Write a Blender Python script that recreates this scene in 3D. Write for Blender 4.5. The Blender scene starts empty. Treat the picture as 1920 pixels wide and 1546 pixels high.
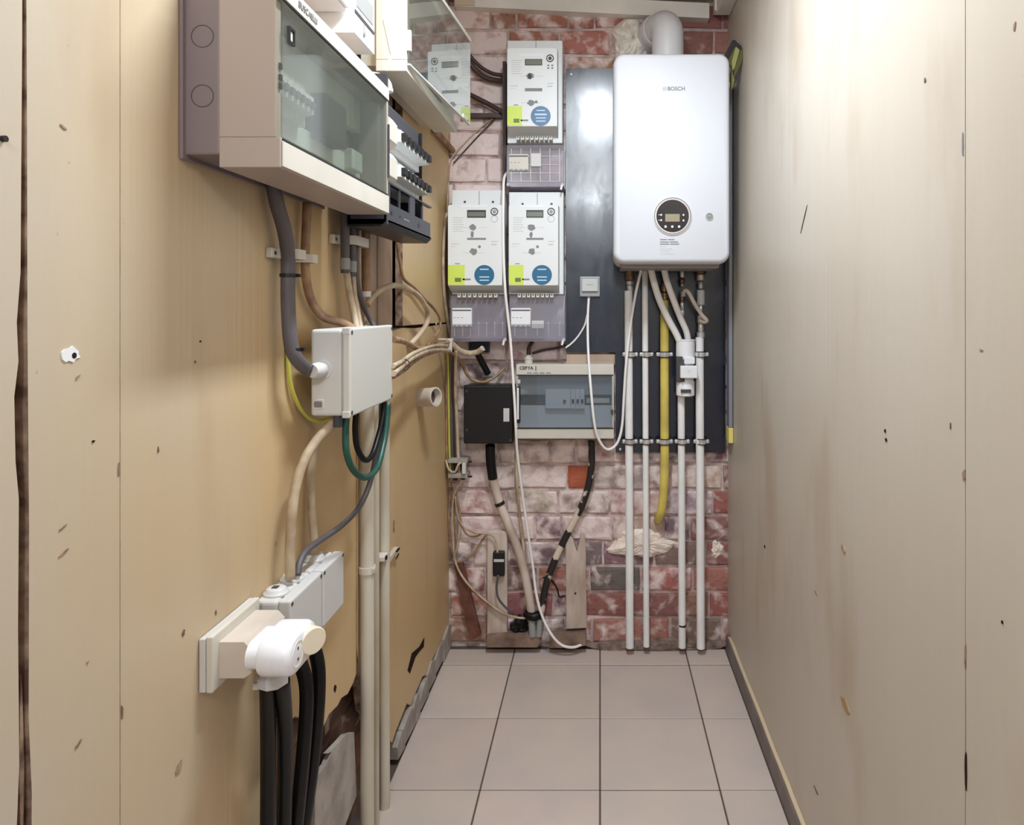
import bpy, bmesh, math, random
from mathutils import Vector, Matrix

# ------------------------------------------------------------------ camera, light, exposure
SC = bpy.context.scene
COL = SC.collection
F, CX, CY, H = 1290.0, 1125.0, 576.0, 1.325      # focal length in px, vanishing point, eye height
D, XL, XR, ZC = 2.70, -0.59, 0.50, 2.53          # rear wall, left wall, right wall, ceiling

cam_d = bpy.data.cameras.new('camera'); cam = bpy.data.objects.new('camera', cam_d); COL.objects.link(cam)
cam.location = (0, 0, H); cam.rotation_euler = (math.pi/2, 0, 0)
cam_d.sensor_fit = 'HORIZONTAL'; cam_d.sensor_width = 36.0; cam_d.lens = F/1920*36.0
cam_d.shift_x = -(CX-960)/1920.0; cam_d.shift_y = -(773-CY)/1920.0
cam_d.clip_start = 0.02
SC.camera = cam

world = bpy.data.worlds.new('world'); SC.world = world; world.use_nodes = True
bg = world.node_tree.nodes['Background']; bg.inputs[0].default_value = (0.86, 0.93, 1.0, 1); bg.inputs[1].default_value = 0.4

# ceiling tube lamp running along the passage, just out of frame overhead
lamp_d = bpy.data.lights.new('ceiling_tube_light', 'AREA'); lamp_d.shape = 'RECTANGLE'; lamp_d.size = 0.07; lamp_d.size_y = 0.5
lamp_d.energy = 23.0; lamp_d.color = (0.84, 0.925, 1.0)
lamp = bpy.data.objects.new('ceiling_tube_light', lamp_d); COL.objects.link(lamp); lamp.location = (-0.02, 1.3, 2.46)
# second globe lamp farther back in the passage, behind the photographer
lamp2_d = bpy.data.lights.new('passage_globe_light', 'POINT'); lamp2_d.energy = 45.0; lamp2_d.color = (0.84, 0.925, 1.0); lamp2_d.shadow_soft_size = 0.12
lamp2 = bpy.data.objects.new('passage_globe_light', lamp2_d); COL.objects.link(lamp2); lamp2.location = (-0.05, -0.95, 2.38)

SC.view_settings.view_transform = 'Standard'; SC.view_settings.look = 'None'
SC.view_settings.gamma = 1.0; SC.view_settings.use_curve_mapping = False
SC.view_settings.exposure = 0.40

R = random.Random(7)

# ------------------------------------------------------------------ helpers
def B(px, py, Y):                      # a photo pixel at depth Y
    return Vector(((px-CX)/F*Y, Y, H-(py-CY)/F*Y))
def L(px, py, X=XL):                   # a photo pixel on a plane parallel to the side walls
    Y = X*F/(px-CX)
    return Vector((X, Y, H-(py-CY)/F*Y))
def lin(c):
    c = c/255.0
    return c/12.92 if c <= 0.04045 else ((c+0.055)/1.055)**2.4
def rgb(r, g, b): return (lin(r), lin(g), lin(b), 1.0)

MATS = {}
def mat(name, col, rough=0.5, metal=0.0, spec=0.5, var=0.0, vscale=8.0, col2=None, bump=0.0, bscale=60.0, coat=0.0, thr=None, stretch=None):
    if name in MATS: return MATS[name]
    m = bpy.data.materials.new(name); m.use_nodes = True; MATS[name] = m
    nt = m.node_tree; N = nt.nodes; K = nt.links; p = N['Principled BSDF']
    p.inputs['Base Color'].default_value = rgb(*col); p.inputs['Roughness'].default_value = rough
    p.inputs['Metallic'].default_value = metal; p.inputs['Specular IOR Level'].default_value = spec
    if coat: p.inputs['Coat Weight'].default_value = coat
    if var or bump:
        g = N.new('ShaderNodeNewGeometry'); src = g.outputs['Position']
        if stretch:
            mp = N.new('ShaderNodeMapping'); K.new(src, mp.inputs[0]); mp.inputs['Scale'].default_value = stretch; src = mp.outputs[0]
    if var:
        n = N.new('ShaderNodeTexNoise'); K.new(src, n.inputs['Vector']); n.inputs['Scale'].default_value = vscale
        n.inputs['Detail'].default_value = 5
        r = N.new('ShaderNodeValToRGB'); K.new(n.outputs[0], r.inputs[0])
        a, b = thr if thr else (0.35, 0.68)
        r.color_ramp.elements[0].position = a; r.color_ramp.elements[1].position = b
        c2 = col2 if col2 else tuple(max(0, c*(1-var)) for c in col)
        r.color_ramp.elements[0].color = rgb(*col); r.color_ramp.elements[1].color = rgb(*c2)
        K.new(r.outputs[0], p.inputs['Base Color'])
    if bump:
        n2 = N.new('ShaderNodeTexNoise'); K.new(src, n2.inputs['Vector']); n2.inputs['Scale'].default_value = bscale
        n2.inputs['Detail'].default_value = 4
        bp = N.new('ShaderNodeBump'); bp.inputs['Strength'].default_value = bump; bp.inputs['Distance'].default_value = 0.004
        K.new(n2.outputs[0], bp.inputs['Height']); K.new(bp.outputs[0], p.inputs['Normal'])
    return m
def clear(name, tint, gloss=0.1, rough=0.04, haze=0.0, hazecol=(200, 200, 205)):
    if name in MATS: return MATS[name]
    m = bpy.data.materials.new(name); m.use_nodes = True; MATS[name] = m
    nt = m.node_tree; N = nt.nodes; K = nt.links; N.remove(N['Principled BSDF']); out = N['Material Output']
    t = N.new('ShaderNodeBsdfTransparent'); t.inputs[0].default_value = rgb(*tint)
    g = N.new('ShaderNodeBsdfGlossy'); g.inputs['Roughness'].default_value = rough; g.inputs[0].default_value = (1, 1, 1, 1)
    lw = N.new('ShaderNodeLayerWeight'); lw.inputs[0].default_value = 0.5
    pw = N.new('ShaderNodeMath'); pw.operation = 'POWER'; pw.inputs[1].default_value = 5.0; K.new(lw.outputs['Facing'], pw.inputs[0])
    mx = N.new('ShaderNodeMixShader'); ad = N.new('ShaderNodeMath'); ad.operation = 'MULTIPLY_ADD'
    ad.inputs[1].default_value = 0.95; ad.inputs[2].default_value = gloss; ad.use_clamp = True
    K.new(pw.outputs[0], ad.inputs[0]); K.new(ad.outputs[0], mx.inputs[0]); K.new(t.outputs[0], mx.inputs[1]); K.new(g.outputs[0], mx.inputs[2])
    last = mx
    if haze:
        d = N.new('ShaderNodeBsdfDiffuse'); d.inputs[0].default_value = rgb(*hazecol)
        m2 = N.new('ShaderNodeMixShader'); m2.inputs[0].default_value = haze
        K.new(mx.outputs[0], m2.inputs[1]); K.new(d.outputs[0], m2.inputs[2]); last = m2
    K.new(last.outputs[0], out.inputs[0])
    return m

WLOC = {}
def link_obj(name, verts, faces, m, parent=None, smooth=False):
    vs = [Vector(v) for v in verts]
    lo = Vector((min(v.x for v in vs), min(v.y for v in vs), min(v.z for v in vs)))
    hi = Vector((max(v.x for v in vs), max(v.y for v in vs), max(v.z for v in vs)))
    c = (lo+hi)/2
    me = bpy.data.meshes.new(name); me.from_pydata([tuple(v-c) for v in vs], [], faces)
    bm = bmesh.new(); bm.from_mesh(me); bmesh.ops.recalc_face_normals(bm, faces=bm.faces); bm.to_mesh(me); bm.free()
    if smooth:
        for p in me.polygons: p.use_smooth = True
    me.materials.append(m)
    o = bpy.data.objects.new(name, me); COL.objects.link(o)
    pl = WLOC[parent.name] if parent else Vector((0, 0, 0))
    o.parent = parent; o.location = c-pl; WLOC[o.name] = c
    return o
def from_bm(name, bm, m, parent=None, smooth=False):
    bm.verts.index_update()
    vs = [v.co.copy() for v in bm.verts]; fs = [[v.index for v in f.verts] for f in bm.faces]
    bm.free()
    return link_obj(name, vs, fs, m, parent, smooth)
def thing(name, loc, label, cat, group=None):
    o = bpy.data.objects.new(name, None); COL.objects.link(o); o.location = loc; o.empty_display_size = 0.03
    WLOC[o.name] = Vector(loc); o['label'] = label; o['category'] = cat
    if group: o['group'] = group
    return o
def tag(o, label, cat, group=None):
    o['label'] = label; o['category'] = cat
    if group: o['group'] = group
    return o
def structure(o): o['kind'] = 'structure'; return o
def bm_box(bm, x0, x1, y0, y1, z0, z1, bev=0.0, seg=2):
    g = bmesh.ops.create_cube(bm, size=1.0)
    for v in g['verts']:
        v.co = Vector(((x0+x1)/2+v.co.x*(x1-x0), (y0+y1)/2+v.co.y*(y1-y0), (z0+z1)/2+v.co.z*(z1-z0)))
    if bev:
        es = list({e for v in g['verts'] for e in v.link_edges})
        bmesh.ops.bevel(bm, geom=es, offset=bev, segments=seg, affect='EDGES', profile=0.5)
def box(name, x0, x1, y0, y1, z0, z1, m, parent=None, bev=0.0, seg=2):
    bm = bmesh.new(); bm_box(bm, min(x0, x1), max(x0, x1), min(y0, y1), max(y0, y1), min(z0, z1), max(z0, z1), bev, seg)
    return from_bm(name, bm, m, parent)
def boxes(name, lst, m, parent=None, bev=0.0):
    bm = bmesh.new()
    for a in lst: bm_box(bm, min(a[0], a[1]), max(a[0], a[1]), min(a[2], a[3]), max(a[2], a[3]), min(a[4], a[5]), max(a[4], a[5]), bev)
    return from_bm(name, bm, m, parent)
def prism(name, pts, axis, a0, a1, m, parent=None, smooth=False):
    # pts: 2D outline. axis 'X': (y,z); 'Y': (x,z); 'Z': (x,y)
    def mk(p, a):
        return {'X': (a, p[0], p[1]), 'Y': (p[0], a, p[1]), 'Z': (p[0], p[1], a)}[axis]
    n = len(pts); vs = [mk(p, a0) for p in pts]+[mk(p, a1) for p in pts]
    fs = [list(range(n)), list(range(n, 2*n))]+[[i, (i+1) % n, n+(i+1) % n, n+i] for i in range(n)]
    return link_obj(name, vs, fs, m, parent, smooth)
def rrect(u0, u1, v0, v1, r, n=6):
    out = []
    for cu, cv, a in ((u1-r, v1-r, 0), (u0+r, v1-r, 90), (u0+r, v0+r, 180), (u1-r, v0+r, 270)):
        for i in range(n+1):
            t = math.radians(a+90*i/n); out.append((cu+r*math.cos(t), cv+r*math.sin(t)))
    return out
def rprism(name, u0, u1, v0, v1, r, axis, layers, m, parent=None, n=6, smooth=False):
    # rounded rectangle swept through layers [(a, inset)] along axis, capped
    vs = []; fs = []
    for a, ins in layers:
        for p in rrect(u0+ins, u1-ins, v0+ins, v1-ins, max(r-ins, 0.0005), n):
            vs.append({'X': (a, p[0], p[1]), 'Y': (p[0], a, p[1]), 'Z': (p[0], p[1], a)}[axis])
    k = 4*(n+1); q = len(layers)
    for j in range(q-1):
        for i in range(k): fs.append([j*k+i, j*k+(i+1) % k, (j+1)*k+(i+1) % k, (j+1)*k+i])
    fs.append(list(range(k))); fs.append(list(range((q-1)*k, q*k)))
    return link_obj(name, vs, fs, m, parent, smooth)
def ring_pts(c, ax, r, n):
    ax = Vector(ax).normalized(); u = ax.orthogonal().normalized(); w = ax.cross(u)
    return [c+u*(r*math.cos(2*math.pi*i/n))+w*(r*math.sin(2*math.pi*i/n)) for i in range(n)]
def lathe(name, p0, axis, prof, m, parent=None, n=24, smooth=True, closed=False):
    # prof: list of (distance along axis, radius)
    p0 = Vector(p0); ax = Vector(axis).normalized(); vs = []; fs = []
    for t, r in prof: vs += ring_pts(p0+ax*t, ax, max(r, 1e-5), n)
    q = len(prof)
    for j in range(q-1 if not closed else q):
        j2 = (j+1) % q
        for i in range(n): fs.append([j*n+i, j*n+(i+1) % n, j2*n+(i+1) % n, j2*n+i])
    if not closed: fs.append(list(range(n))); fs.append(list(range((q-1)*n, q*n)))
    o = link_obj(name, vs, fs, m, parent, False)
    if smooth:
        for p in o.data.polygons: p.use_smooth = len(p.vertices) == 4
        o.data.set_sharp_from_angle(angle=math.radians(40))
    return o
def cyl(name, p0, p1, r, m, parent=None, n=20, r2=None):
    p0 = Vector(p0); p1 = Vector(p1)
    return lathe(name, p0, p1-p0, [(0, r), ((p1-p0).length, r if r2 is None else r2)], m, parent, n)
def crom(pts, k=7):
    P = [Vector(p) for p in pts]
    if len(P) < 3: return P
    out = []
    E = [P[0]*2-P[1]]+P+[P[-1]*2-P[-2]]
    for i in range(1, len(E)-2):
        a, b, c, d = E[i-1], E[i], E[i+1], E[i+2]
        for j in range(k):
            t = j/k
            out.append(0.5*((2*b)+(c-a)*t+(2*a-5*b+4*c-d)*t*t+(3*b-a-3*c+d)*t**3))
    out.append(P[-1]); return out
def tube(name, pts, r, m, parent=None, n=10, k=7, straight=False, r_end=None):
    P = [Vector(p) for p in pts] if straight else crom(pts, k)
    T = []
    for i in range(len(P)):
        a = P[max(i-1, 0)]; b = P[min(i+1, len(P)-1)]; T.append((b-a).normalized())
    u = T[0].orthogonal().normalized(); vs = []; fs = []
    for i, p in enumerate(P):
        u = (u-T[i]*u.dot(T[i])).normalized(); w = T[i].cross(u)
        rr = r if r_end is None else r+(r_end-r)*i/(len(P)-1)
        for j in range(n):
            a = 2*math.pi*j/n; vs.append(p+u*(rr*math.cos(a))+w*(rr*math.sin(a)))
    for i in range(len(P)-1):
        for j in range(n): fs.append([i*n+j, i*n+(j+1) % n, (i+1)*n+(j+1) % n, (i+1)*n+j])
    fs.append(list(range(n))); fs.append(list(range((len(P)-1)*n, len(P)*n)))
    o = link_obj(name, vs, fs, m, parent, False)
    for p in o.data.polygons: p.use_smooth = len(p.vertices) == 4
    return o
def text(name, s, size, loc, rot, m, parent, ext=0.0004, align='CENTER', bold=0.0):
    cu = bpy.data.curves.new(name, 'FONT'); cu.body = s; cu.size = size; cu.extrude = ext; cu.align_x = align; cu.align_y = 'CENTER'
    cu.offset = bold
    tmp = bpy.data.objects.new('tmp', cu); COL.objects.link(tmp)
    dg = bpy.context.evaluated_depsgraph_get(); me = bpy.data.meshes.new_from_object(tmp.evaluated_get(dg))
    bpy.data.objects.remove(tmp); bpy.data.curves.remove(cu)
    me.name = name; me.materials.clear(); me.materials.append(m)
    o = bpy.data.objects.new(name, me); COL.objects.link(o); o.parent = parent
    o.location = Vector(loc)-WLOC[parent.name]; o.rotation_euler = rot; WLOC[o.name] = Vector(loc)
    return o
FRONT = (math.pi/2, 0, 0)                       # text facing the camera (-Y)
SIDE = (math.pi/2, 0, math.pi/2)                # text facing +X
def slab(name, x0, x1, z0, z1, y, t, m, parent):   # thin plate on a face that looks at -Y
    return box(name, x0, x1, y-t, y, z0, z1, m, parent)
def disc(name, c, ax, r, t, m, parent, n=28):
    c = Vector(c); return cyl(name, c, c+Vector(ax).normalized()*t, r, m, parent, n)
def annulus(name, c, ax, r0, r1, t, m, parent, n=32):
    return lathe(name, c, ax, [(0, r0), (t, r0), (t, r1), (0, r1)], m, parent, n, True, True)
def blob_poly(cx, cz, rx, rz, seed, n=14):
    q = random.Random(seed)
    return [(cx+rx*(0.65+0.5*q.random())*math.cos(2*math.pi*i/n), cz+rz*(0.65+0.5*q.random())*math.sin(2*math.pi*i/n)) for i in range(n)]

# ------------------------------------------------------------------ materials
def wall_paint(name, col, col2, stain, far_tint=None, streak=0.06):
    m = bpy.data.materials.new(name); m.use_nodes = True; MATS[name] = m
    nt = m.node_tree; N = nt.nodes; K = nt.links; p = N['Principled BSDF']; p.inputs['Roughness'].default_value = 0.42
    p.inputs['Specular IOR Level'].default_value = 0.35
    g = N.new('ShaderNodeNewGeometry')
    def noise(scale, mp, det=4):
        mm = N.new('ShaderNodeMapping'); mm.inputs['Scale'].default_value = mp; K.new(g.outputs['Position'], mm.inputs[0])
        n = N.new('ShaderNodeTexNoise'); n.inputs['Scale'].default_value = scale; n.inputs['Detail'].default_value = det; K.new(mm.outputs[0], n.inputs['Vector'])
        return n
    def ramp(src, a, b):
        r = N.new('ShaderNodeValToRGB'); r.color_ramp.elements[0].position = a; r.color_ramp.elements[1].position = b
        K.new(src, r.inputs[0]); return r
    def mix(fac, a, b, mode='MIX'):
        x = N.new('ShaderNodeMix'); x.data_type = 'RGBA'; x.blend_type = mode
        if isinstance(fac, float): x.inputs[0].default_value = fac
        else: K.new(fac, x.inputs[0])
        for s, v in ((6, a), (7, b)):
            if isinstance(v, tuple): x.inputs[s].default_value = v
            else: K.new(v, x.inputs[s])
        return x.outputs[2]
    big = ramp(noise(1.6, (1, 1, 0.7)).outputs[0], 0.3, 0.7)
    c = mix(big.outputs[0], rgb(*col), rgb(*col2))
    if far_tint:                                                          # base colour turns more ochre towards the far end
        sx = N.new('ShaderNodeSeparateXYZ'); K.new(g.outputs['Position'], sx.inputs[0])
        ww = N.new('ShaderNodeMath'); ww.operation = 'MULTIPLY_ADD'; ww.inputs[1].default_value = 0.35; K.new(big.outputs[0], ww.inputs[0]); K.new(sx.outputs[1], ww.inputs[2])
        yr = N.new('ShaderNodeMapRange'); yr.inputs[1].default_value = 0.78; yr.inputs[2].default_value = 1.5; K.new(ww.outputs[0], yr.inputs[0])
        c = mix(yr.outputs[0], c, rgb(*far_tint))
    fine = ramp(noise(1.0, (1, 90, 0.6), 2).outputs[0], 0.35, 0.65)       # fine vertical ribs of the sheet
    sm = N.new('ShaderNodeMath'); sm.operation = 'MULTIPLY'; sm.inputs[1].default_value = streak; K.new(fine.outputs[0], sm.inputs[0])
    c = mix(sm.outputs[0], c, rgb(*[v*0.86 for v in col]))
    st = ramp(noise(3.2, (1, 1.6, 0.45), 5).outputs[0], 0.56, 0.80)       # brown damp stains with shapes of their own
    ss = N.new('ShaderNodeMath'); ss.operation = 'MULTIPLY'; ss.inputs[1].default_value = stain[1]; K.new(st.outputs[0], ss.inputs[0])
    c = mix(ss.outputs[0], c, rgb(*stain[0]))
    sp = ramp(noise(70, (1, 1, 0.6), 2).outputs[0], 0.76, 0.80)           # small scuffs
    s2 = N.new('ShaderNodeMath'); s2.operation = 'MULTIPLY'; s2.inputs[1].default_value = 0.45; K.new(sp.outputs[0], s2.inputs[0])
    c = mix(s2.outputs[0], c, rgb(120, 96, 76))
    K.new(c, p.inputs['Base Color'])
    bp = N.new('ShaderNodeBump'); bp.inputs['Strength'].default_value = 0.08; bp.inputs['Distance'].default_value = 0.003
    K.new(fine.outputs[0], bp.inputs['Height']); K.new(bp.outputs[0], p.inputs['Normal'])
    return m
M_near = M_ochre = wall_paint('panel_paint_ochre_far', (200, 191, 178), (192, 179, 160), ((160, 130, 98), 0.4), (206, 176, 130))
M_right = wall_paint('panel_paint_cream', (200, 191, 180), (192, 181, 166), ((158, 128, 94), 0.5))
M_core = mat('panel_core_brown', (98, 72, 60), 0.9, var=0.4, vscale=40, col2=(176, 150, 128))
M_crack = mat('panel_crack_dark', (44, 32, 30), 0.95, spec=0.1)
M_white = mat('white_plastic', (236, 236, 238), 0.35)
M_white2 = mat('meter_casing', (226, 228, 228), 0.4)
M_cream = mat('cream_plastic', (212, 206, 194), 0.4, var=0.05, vscale=6)
M_beigep = mat('beige_plastic', (212, 199, 186), 0.45, var=0.1, vscale=9)
M_greyp = mat('light_grey_plastic', (204, 202, 200), 0.42)
M_mauve = mat('grey_mauve_plastic', (128, 115, 117), 0.5)
M_taupe = mat('taupe_plastic', (172, 158, 149), 0.42)
M_grey = mat('mid_grey_plastic', (150, 150, 148), 0.45)
M_dgrey = mat('dark_grey', (70, 68, 70), 0.5)
M_black = mat('black_plastic', (20, 19, 22), 0.4)
M_satin = mat('satin_black_plastic', (58, 58, 66), 0.38)
M_blackcab = mat('black_cable', (12, 12, 14), 0.42, spec=0.3)
M_greycab = mat('grey_cable', (96, 90, 94), 0.5, var=0.15, vscale=14)
M_browncab = mat('brown_cable', (130, 96, 76), 0.55, var=0.3, vscale=25, col2=(176, 142, 108))
M_dbrown = mat('dark_brown_cable', (70, 52, 48), 0.5, var=0.2, vscale=20)
M_beigecab = mat('beige_cable', (204, 186, 160), 0.55, var=0.25, vscale=22, col2=(160, 138, 112))
M_whitecab = mat('white_cable', (244, 240, 238), 0.45)
M_greencab = mat('green_cable', (34, 86, 72), 0.4, var=0.4, vscale=18, col2=(14, 36, 38))
M_ygcab = mat('yellow_green_wire', (196, 190, 84), 0.5)
M_conduit = mat('conduit_cream', (206, 198, 182), 0.5, var=0.3, vscale=7, col2=(160, 144, 112), thr=(0.42, 0.8), stretch=(1, 1, 0.3))
M_glass = clear('smoked_window', (232, 236, 230), 0.045, 0.03, 0.07, (176, 184, 176))
M_glass2 = clear('clear_lid', (222, 228, 224), 0.30, 0.015, 0.04, (190, 200, 196))
M_glass3 = clear('blue_tint_window', (230, 234, 238), 0.06, 0.03, 0.05, (170, 180, 190))
M_tclear = clear('terminal_clear', (236, 235, 240), 0.07, 0.08, 0.16, (214, 210, 218))
M_rib = clear('terminal_rib', (225, 222, 230), 0.15, 0.1, 0.65, (236, 232, 238))
M_boiler = mat('boiler_enamel', (218, 220, 226), 0.5)
M_flue = mat('flue_plastic', (216, 214, 216), 0.38)
M_chrome = mat('chrome_fitting', (226, 224, 222), 0.32, metal=0.55, var=0.15, vscale=60)
M_brass = mat('brass_fitting', (150, 116, 92), 0.35, metal=0.8, var=0.3, vscale=70)
M_pipe = mat('white_pipe', (246, 244, 243), 0.45, var=0.05, vscale=10)
M_yellow = mat('yellow_gas_pipe', (222, 200, 100), 0.45, var=0.15, vscale=12)
M_lcd = mat('display_grey_green', (118, 124, 112), 0.25)
M_lcdd = mat('display_dark_frame', (60, 62, 58), 0.3)
M_lime = mat('lime_sticker', (208, 226, 96), 0.45)
M_blue = mat('blue_sticker', (42, 104, 140), 0.4)
M_blue2 = mat('slate_blue_sticker', (82, 116, 156), 0.4)
M_ink = mat('grey_ink', (132, 132, 134), 0.6)
M_inkd = mat('dark_ink', (62, 62, 66), 0.6)
M_inkl = mat('pale_ink', (192, 194, 198), 0.6)
M_plank = mat('painted_plank', (218, 202, 190), 0.7, var=0.3, vscale=16, col2=(172, 150, 136), bump=0.3, bscale=40, stretch=(1, 1, 0.3))
M_pink = mat('pinkish_board', (200, 174, 152), 0.7, var=0.2, vscale=12, stretch=(1, 1, 0.2))
M_foam = mat('expanding_foam', (250, 242, 228), 0.75, var=0.15, vscale=30, bump=0.5, bscale=70)
M_plaster = mat('grey_plaster', (178, 168, 160), 0.85, var=0.2, vscale=14, bump=0.4, bscale=50)
M_tile_col = None
M_woodceil = mat('ceiling_boards', (196, 168, 140), 0.7, var=0.2, vscale=6)
M_trim = mat('trim_white', (250, 245, 238), 0.45, var=0.06, vscale=6)
M_base = mat('baseboard_mauve', (128, 116, 114), 0.6, var=0.15, vscale=12)
M_grout = mat('floor_grout', (92, 78, 72), 0.9)
M_mortar = mat('mortar', (222, 200, 194), 0.95, var=0.35, vscale=22, col2=(164, 142, 138), bump=0.8, bscale=55)
M_dirtwall = mat('left_backing', (150, 120, 100), 0.95, var=0.4, vscale=14, bump=0.5)

def plate_mat():
    m = bpy.data.materials.new('navy_board'); m.use_nodes = True; N = m.node_tree.nodes; K = m.node_tree.links; p = N['Principled BSDF']
    p.inputs['Base Color'].default_value = rgb(12, 17, 38); p.inputs['Specular IOR Level'].default_value = 1.0
    g = N.new('ShaderNodeNewGeometry'); mp = N.new('ShaderNodeMapping'); mp.inputs['Scale'].default_value = (1, 1, 0.55); K.new(g.outputs['Position'], mp.inputs[0])
    n = N.new('ShaderNodeTexNoise'); n.inputs['Scale'].default_value = 14; n.inputs['Detail'].default_value = 6; n.inputs['Distortion'].default_value = 0.6; K.new(mp.outputs[0], n.inputs['Vector'])
    r = N.new('ShaderNodeMapRange'); r.inputs[1].default_value = 0.3; r.inputs[2].default_value = 0.7; r.inputs[3].default_value = 0.19; r.inputs[4].default_value = 0.31
    K.new(n.outputs[0], r.inputs[0]); K.new(r.outputs[0], p.inputs['Roughness'])
    return m
M_navy = plate_mat()
def brick_mat():
    m = bpy.data.materials.new('whitewashed_brick'); m.use_nodes = True; N = m.node_tree.nodes; K = m.node_tree.links; p = N['Principled BSDF']
    p.inputs['Roughness'].default_value = 0.85
    oi = N.new('ShaderNodeObjectInfo'); g = N.new('ShaderNodeNewGeometry')
    def noise(s, d=5, dist=0.0):
        n = N.new('ShaderNodeTexNoise'); n.inputs['Scale'].default_value = s; n.inputs['Detail'].default_value = d; n.inputs['Distortion'].default_value = dist
        K.new(g.outputs['Position'], n.inputs['Vector']); return n
    def mix(f, a, b):
        x = N.new('ShaderNodeMix'); x.data_type = 'RGBA'
        K.new(f, x.inputs[0])
        for s, v in ((6, a), (7, b)):
            if isinstance(v, tuple): x.inputs[s].default_value = v
            else: K.new(v, x.inputs[s])
        return x.outputs[2]
    n1 = noise(16, 7, 0.35); n2 = noise(46, 4); n3 = noise(7, 3)
    dk = N.new('ShaderNodeMapRange'); dk.inputs[1].default_value = 0.55; dk.inputs[2].default_value = 0.75; dk.inputs[4].default_value = 0.55; K.new(n2.outputs[0], dk.inputs[0])
    c = mix(dk.outputs[0], oi.outputs['Color'], rgb(96, 66, 60))
    wash = mix(n3.outputs[0], rgb(246, 230, 224), rgb(228, 206, 202))
    t = N.new('ShaderNodeMath'); t.operation = 'ADD'; K.new(n1.outputs[0], t.inputs[0]); K.new(oi.outputs['Alpha'], t.inputs[1])
    f = N.new('ShaderNodeMapRange'); f.inputs[1].default_value = 0.93; f.inputs[2].default_value = 1.14; f.inputs[4].default_value = 0.93; K.new(t.outputs[0], f.inputs[0])
    c = mix(f.outputs[0], c, wash); K.new(c, p.inputs['Base Color'])
    bp = N.new('ShaderNodeBump'); bp.inputs['Strength'].default_value = 0.7; bp.inputs['Distance'].default_value = 0.006
    ad = N.new('ShaderNodeMath'); ad.operation = 'ADD'; K.new(n1.outputs[0], ad.inputs[0]); K.new(n2.outputs[0], ad.inputs[1])
    K.new(ad.outputs[0], bp.inputs['Height']); K.new(bp.outputs[0], p.inputs['Normal'])
    return m
M_brick = brick_mat()
def tile_mat():
    m = bpy.data.materials.new('floor_tile'); m.use_nodes = True; N = m.node_tree.nodes; K = m.node_tree.links; p = N['Principled BSDF']
    p.inputs['Roughness'].default_value = 0.42; p.inputs['Specular IOR Level'].default_value = 0.3
    g = N.new('ShaderNodeNewGeometry'); oi = N.new('ShaderNodeObjectInfo')
    n = N.new('ShaderNodeTexNoise'); n.inputs['Scale'].default_value = 5; n.inputs['Detail'].default_value = 6; K.new(g.outputs['Position'], n.inputs['Vector'])
    r = N.new('ShaderNodeValToRGB'); K.new(n.outputs[0], r.inputs[0]); r.color_ramp.elements[0].position = 0.32; r.color_ramp.elements[1].position = 0.7
    r.color_ramp.elements[0].color = rgb(208, 194, 182); r.color_ramp.elements[1].color = rgb(196, 186, 180)
    e = r.color_ramp.elements.new(0.5); e.color = rgb(205, 190, 181)
    x = N.new('ShaderNodeMix'); x.data_type = 'RGBA'; x.blend_type = 'MULTIPLY'; x.inputs[0].default_value = 1.0
    K.new(r.outputs[0], x.inputs[6]); K.new(oi.outputs['Color'], x.inputs[7]); K.new(x.outputs[2], p.inputs['Base Color'])
    return m
M_tile = tile_mat()

# ------------------------------------------------------------------ the setting
Y0 = -1.30                                       # the passage goes on behind the photographer and is open there
fl = structure(box('floor', XL-0.06, XR+0.02, Y0, D+0.02, -0.08, -0.004, M_grout))
xs = [-0.588, -0.33, 0.0, 0.33, 0.486]; TS = 0.33; y = 2.551
rows = [(2.554, 2.672)]
while y > Y0+0.1:
    rows.append((max(y-TS, Y0), y)); y -= TS
tile_me = {}
for j, (ya, yb) in enumerate(rows):
    for i in range(4):
        xa, xb = xs[i], xs[i+1]; g = 0.0022
        key = (i, round(yb-ya, 3), j == 0)
        if key not in tile_me:
            o = box('tile', xa+g, xb-g, ya+g, yb-g, -0.02, 0.0, M_tile, fl, 0.0015, 1); tile_me[key] = o
        else:
            s = tile_me[key]; o = s.copy(); COL.objects.link(o)
            o.location = Vector(((xa+xb)/2, (ya+yb)/2, -0.01))-WLOC[fl.name]
        o.location.z += R.uniform(-0.0006, 0.0006)
        v = R.uniform(0.9, 1.0); o.color = (v, v*R.uniform(0.975, 1.0), v*R.uniform(0.96, 1.0), 1)

ceil = structure(box('ceiling', XL-0.05, XR+0.05, Y0, D+0.05, ZC, ZC+0.05, M_woodceil))
for k in range(8):
    xa = XL+0.02+k*0.134
    if xa+0.13 < XR: box('board', xa, xa+0.13, Y0, D-0.05, ZC-0.012, ZC, M_woodceil, ceil, 0.002, 1)

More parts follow.
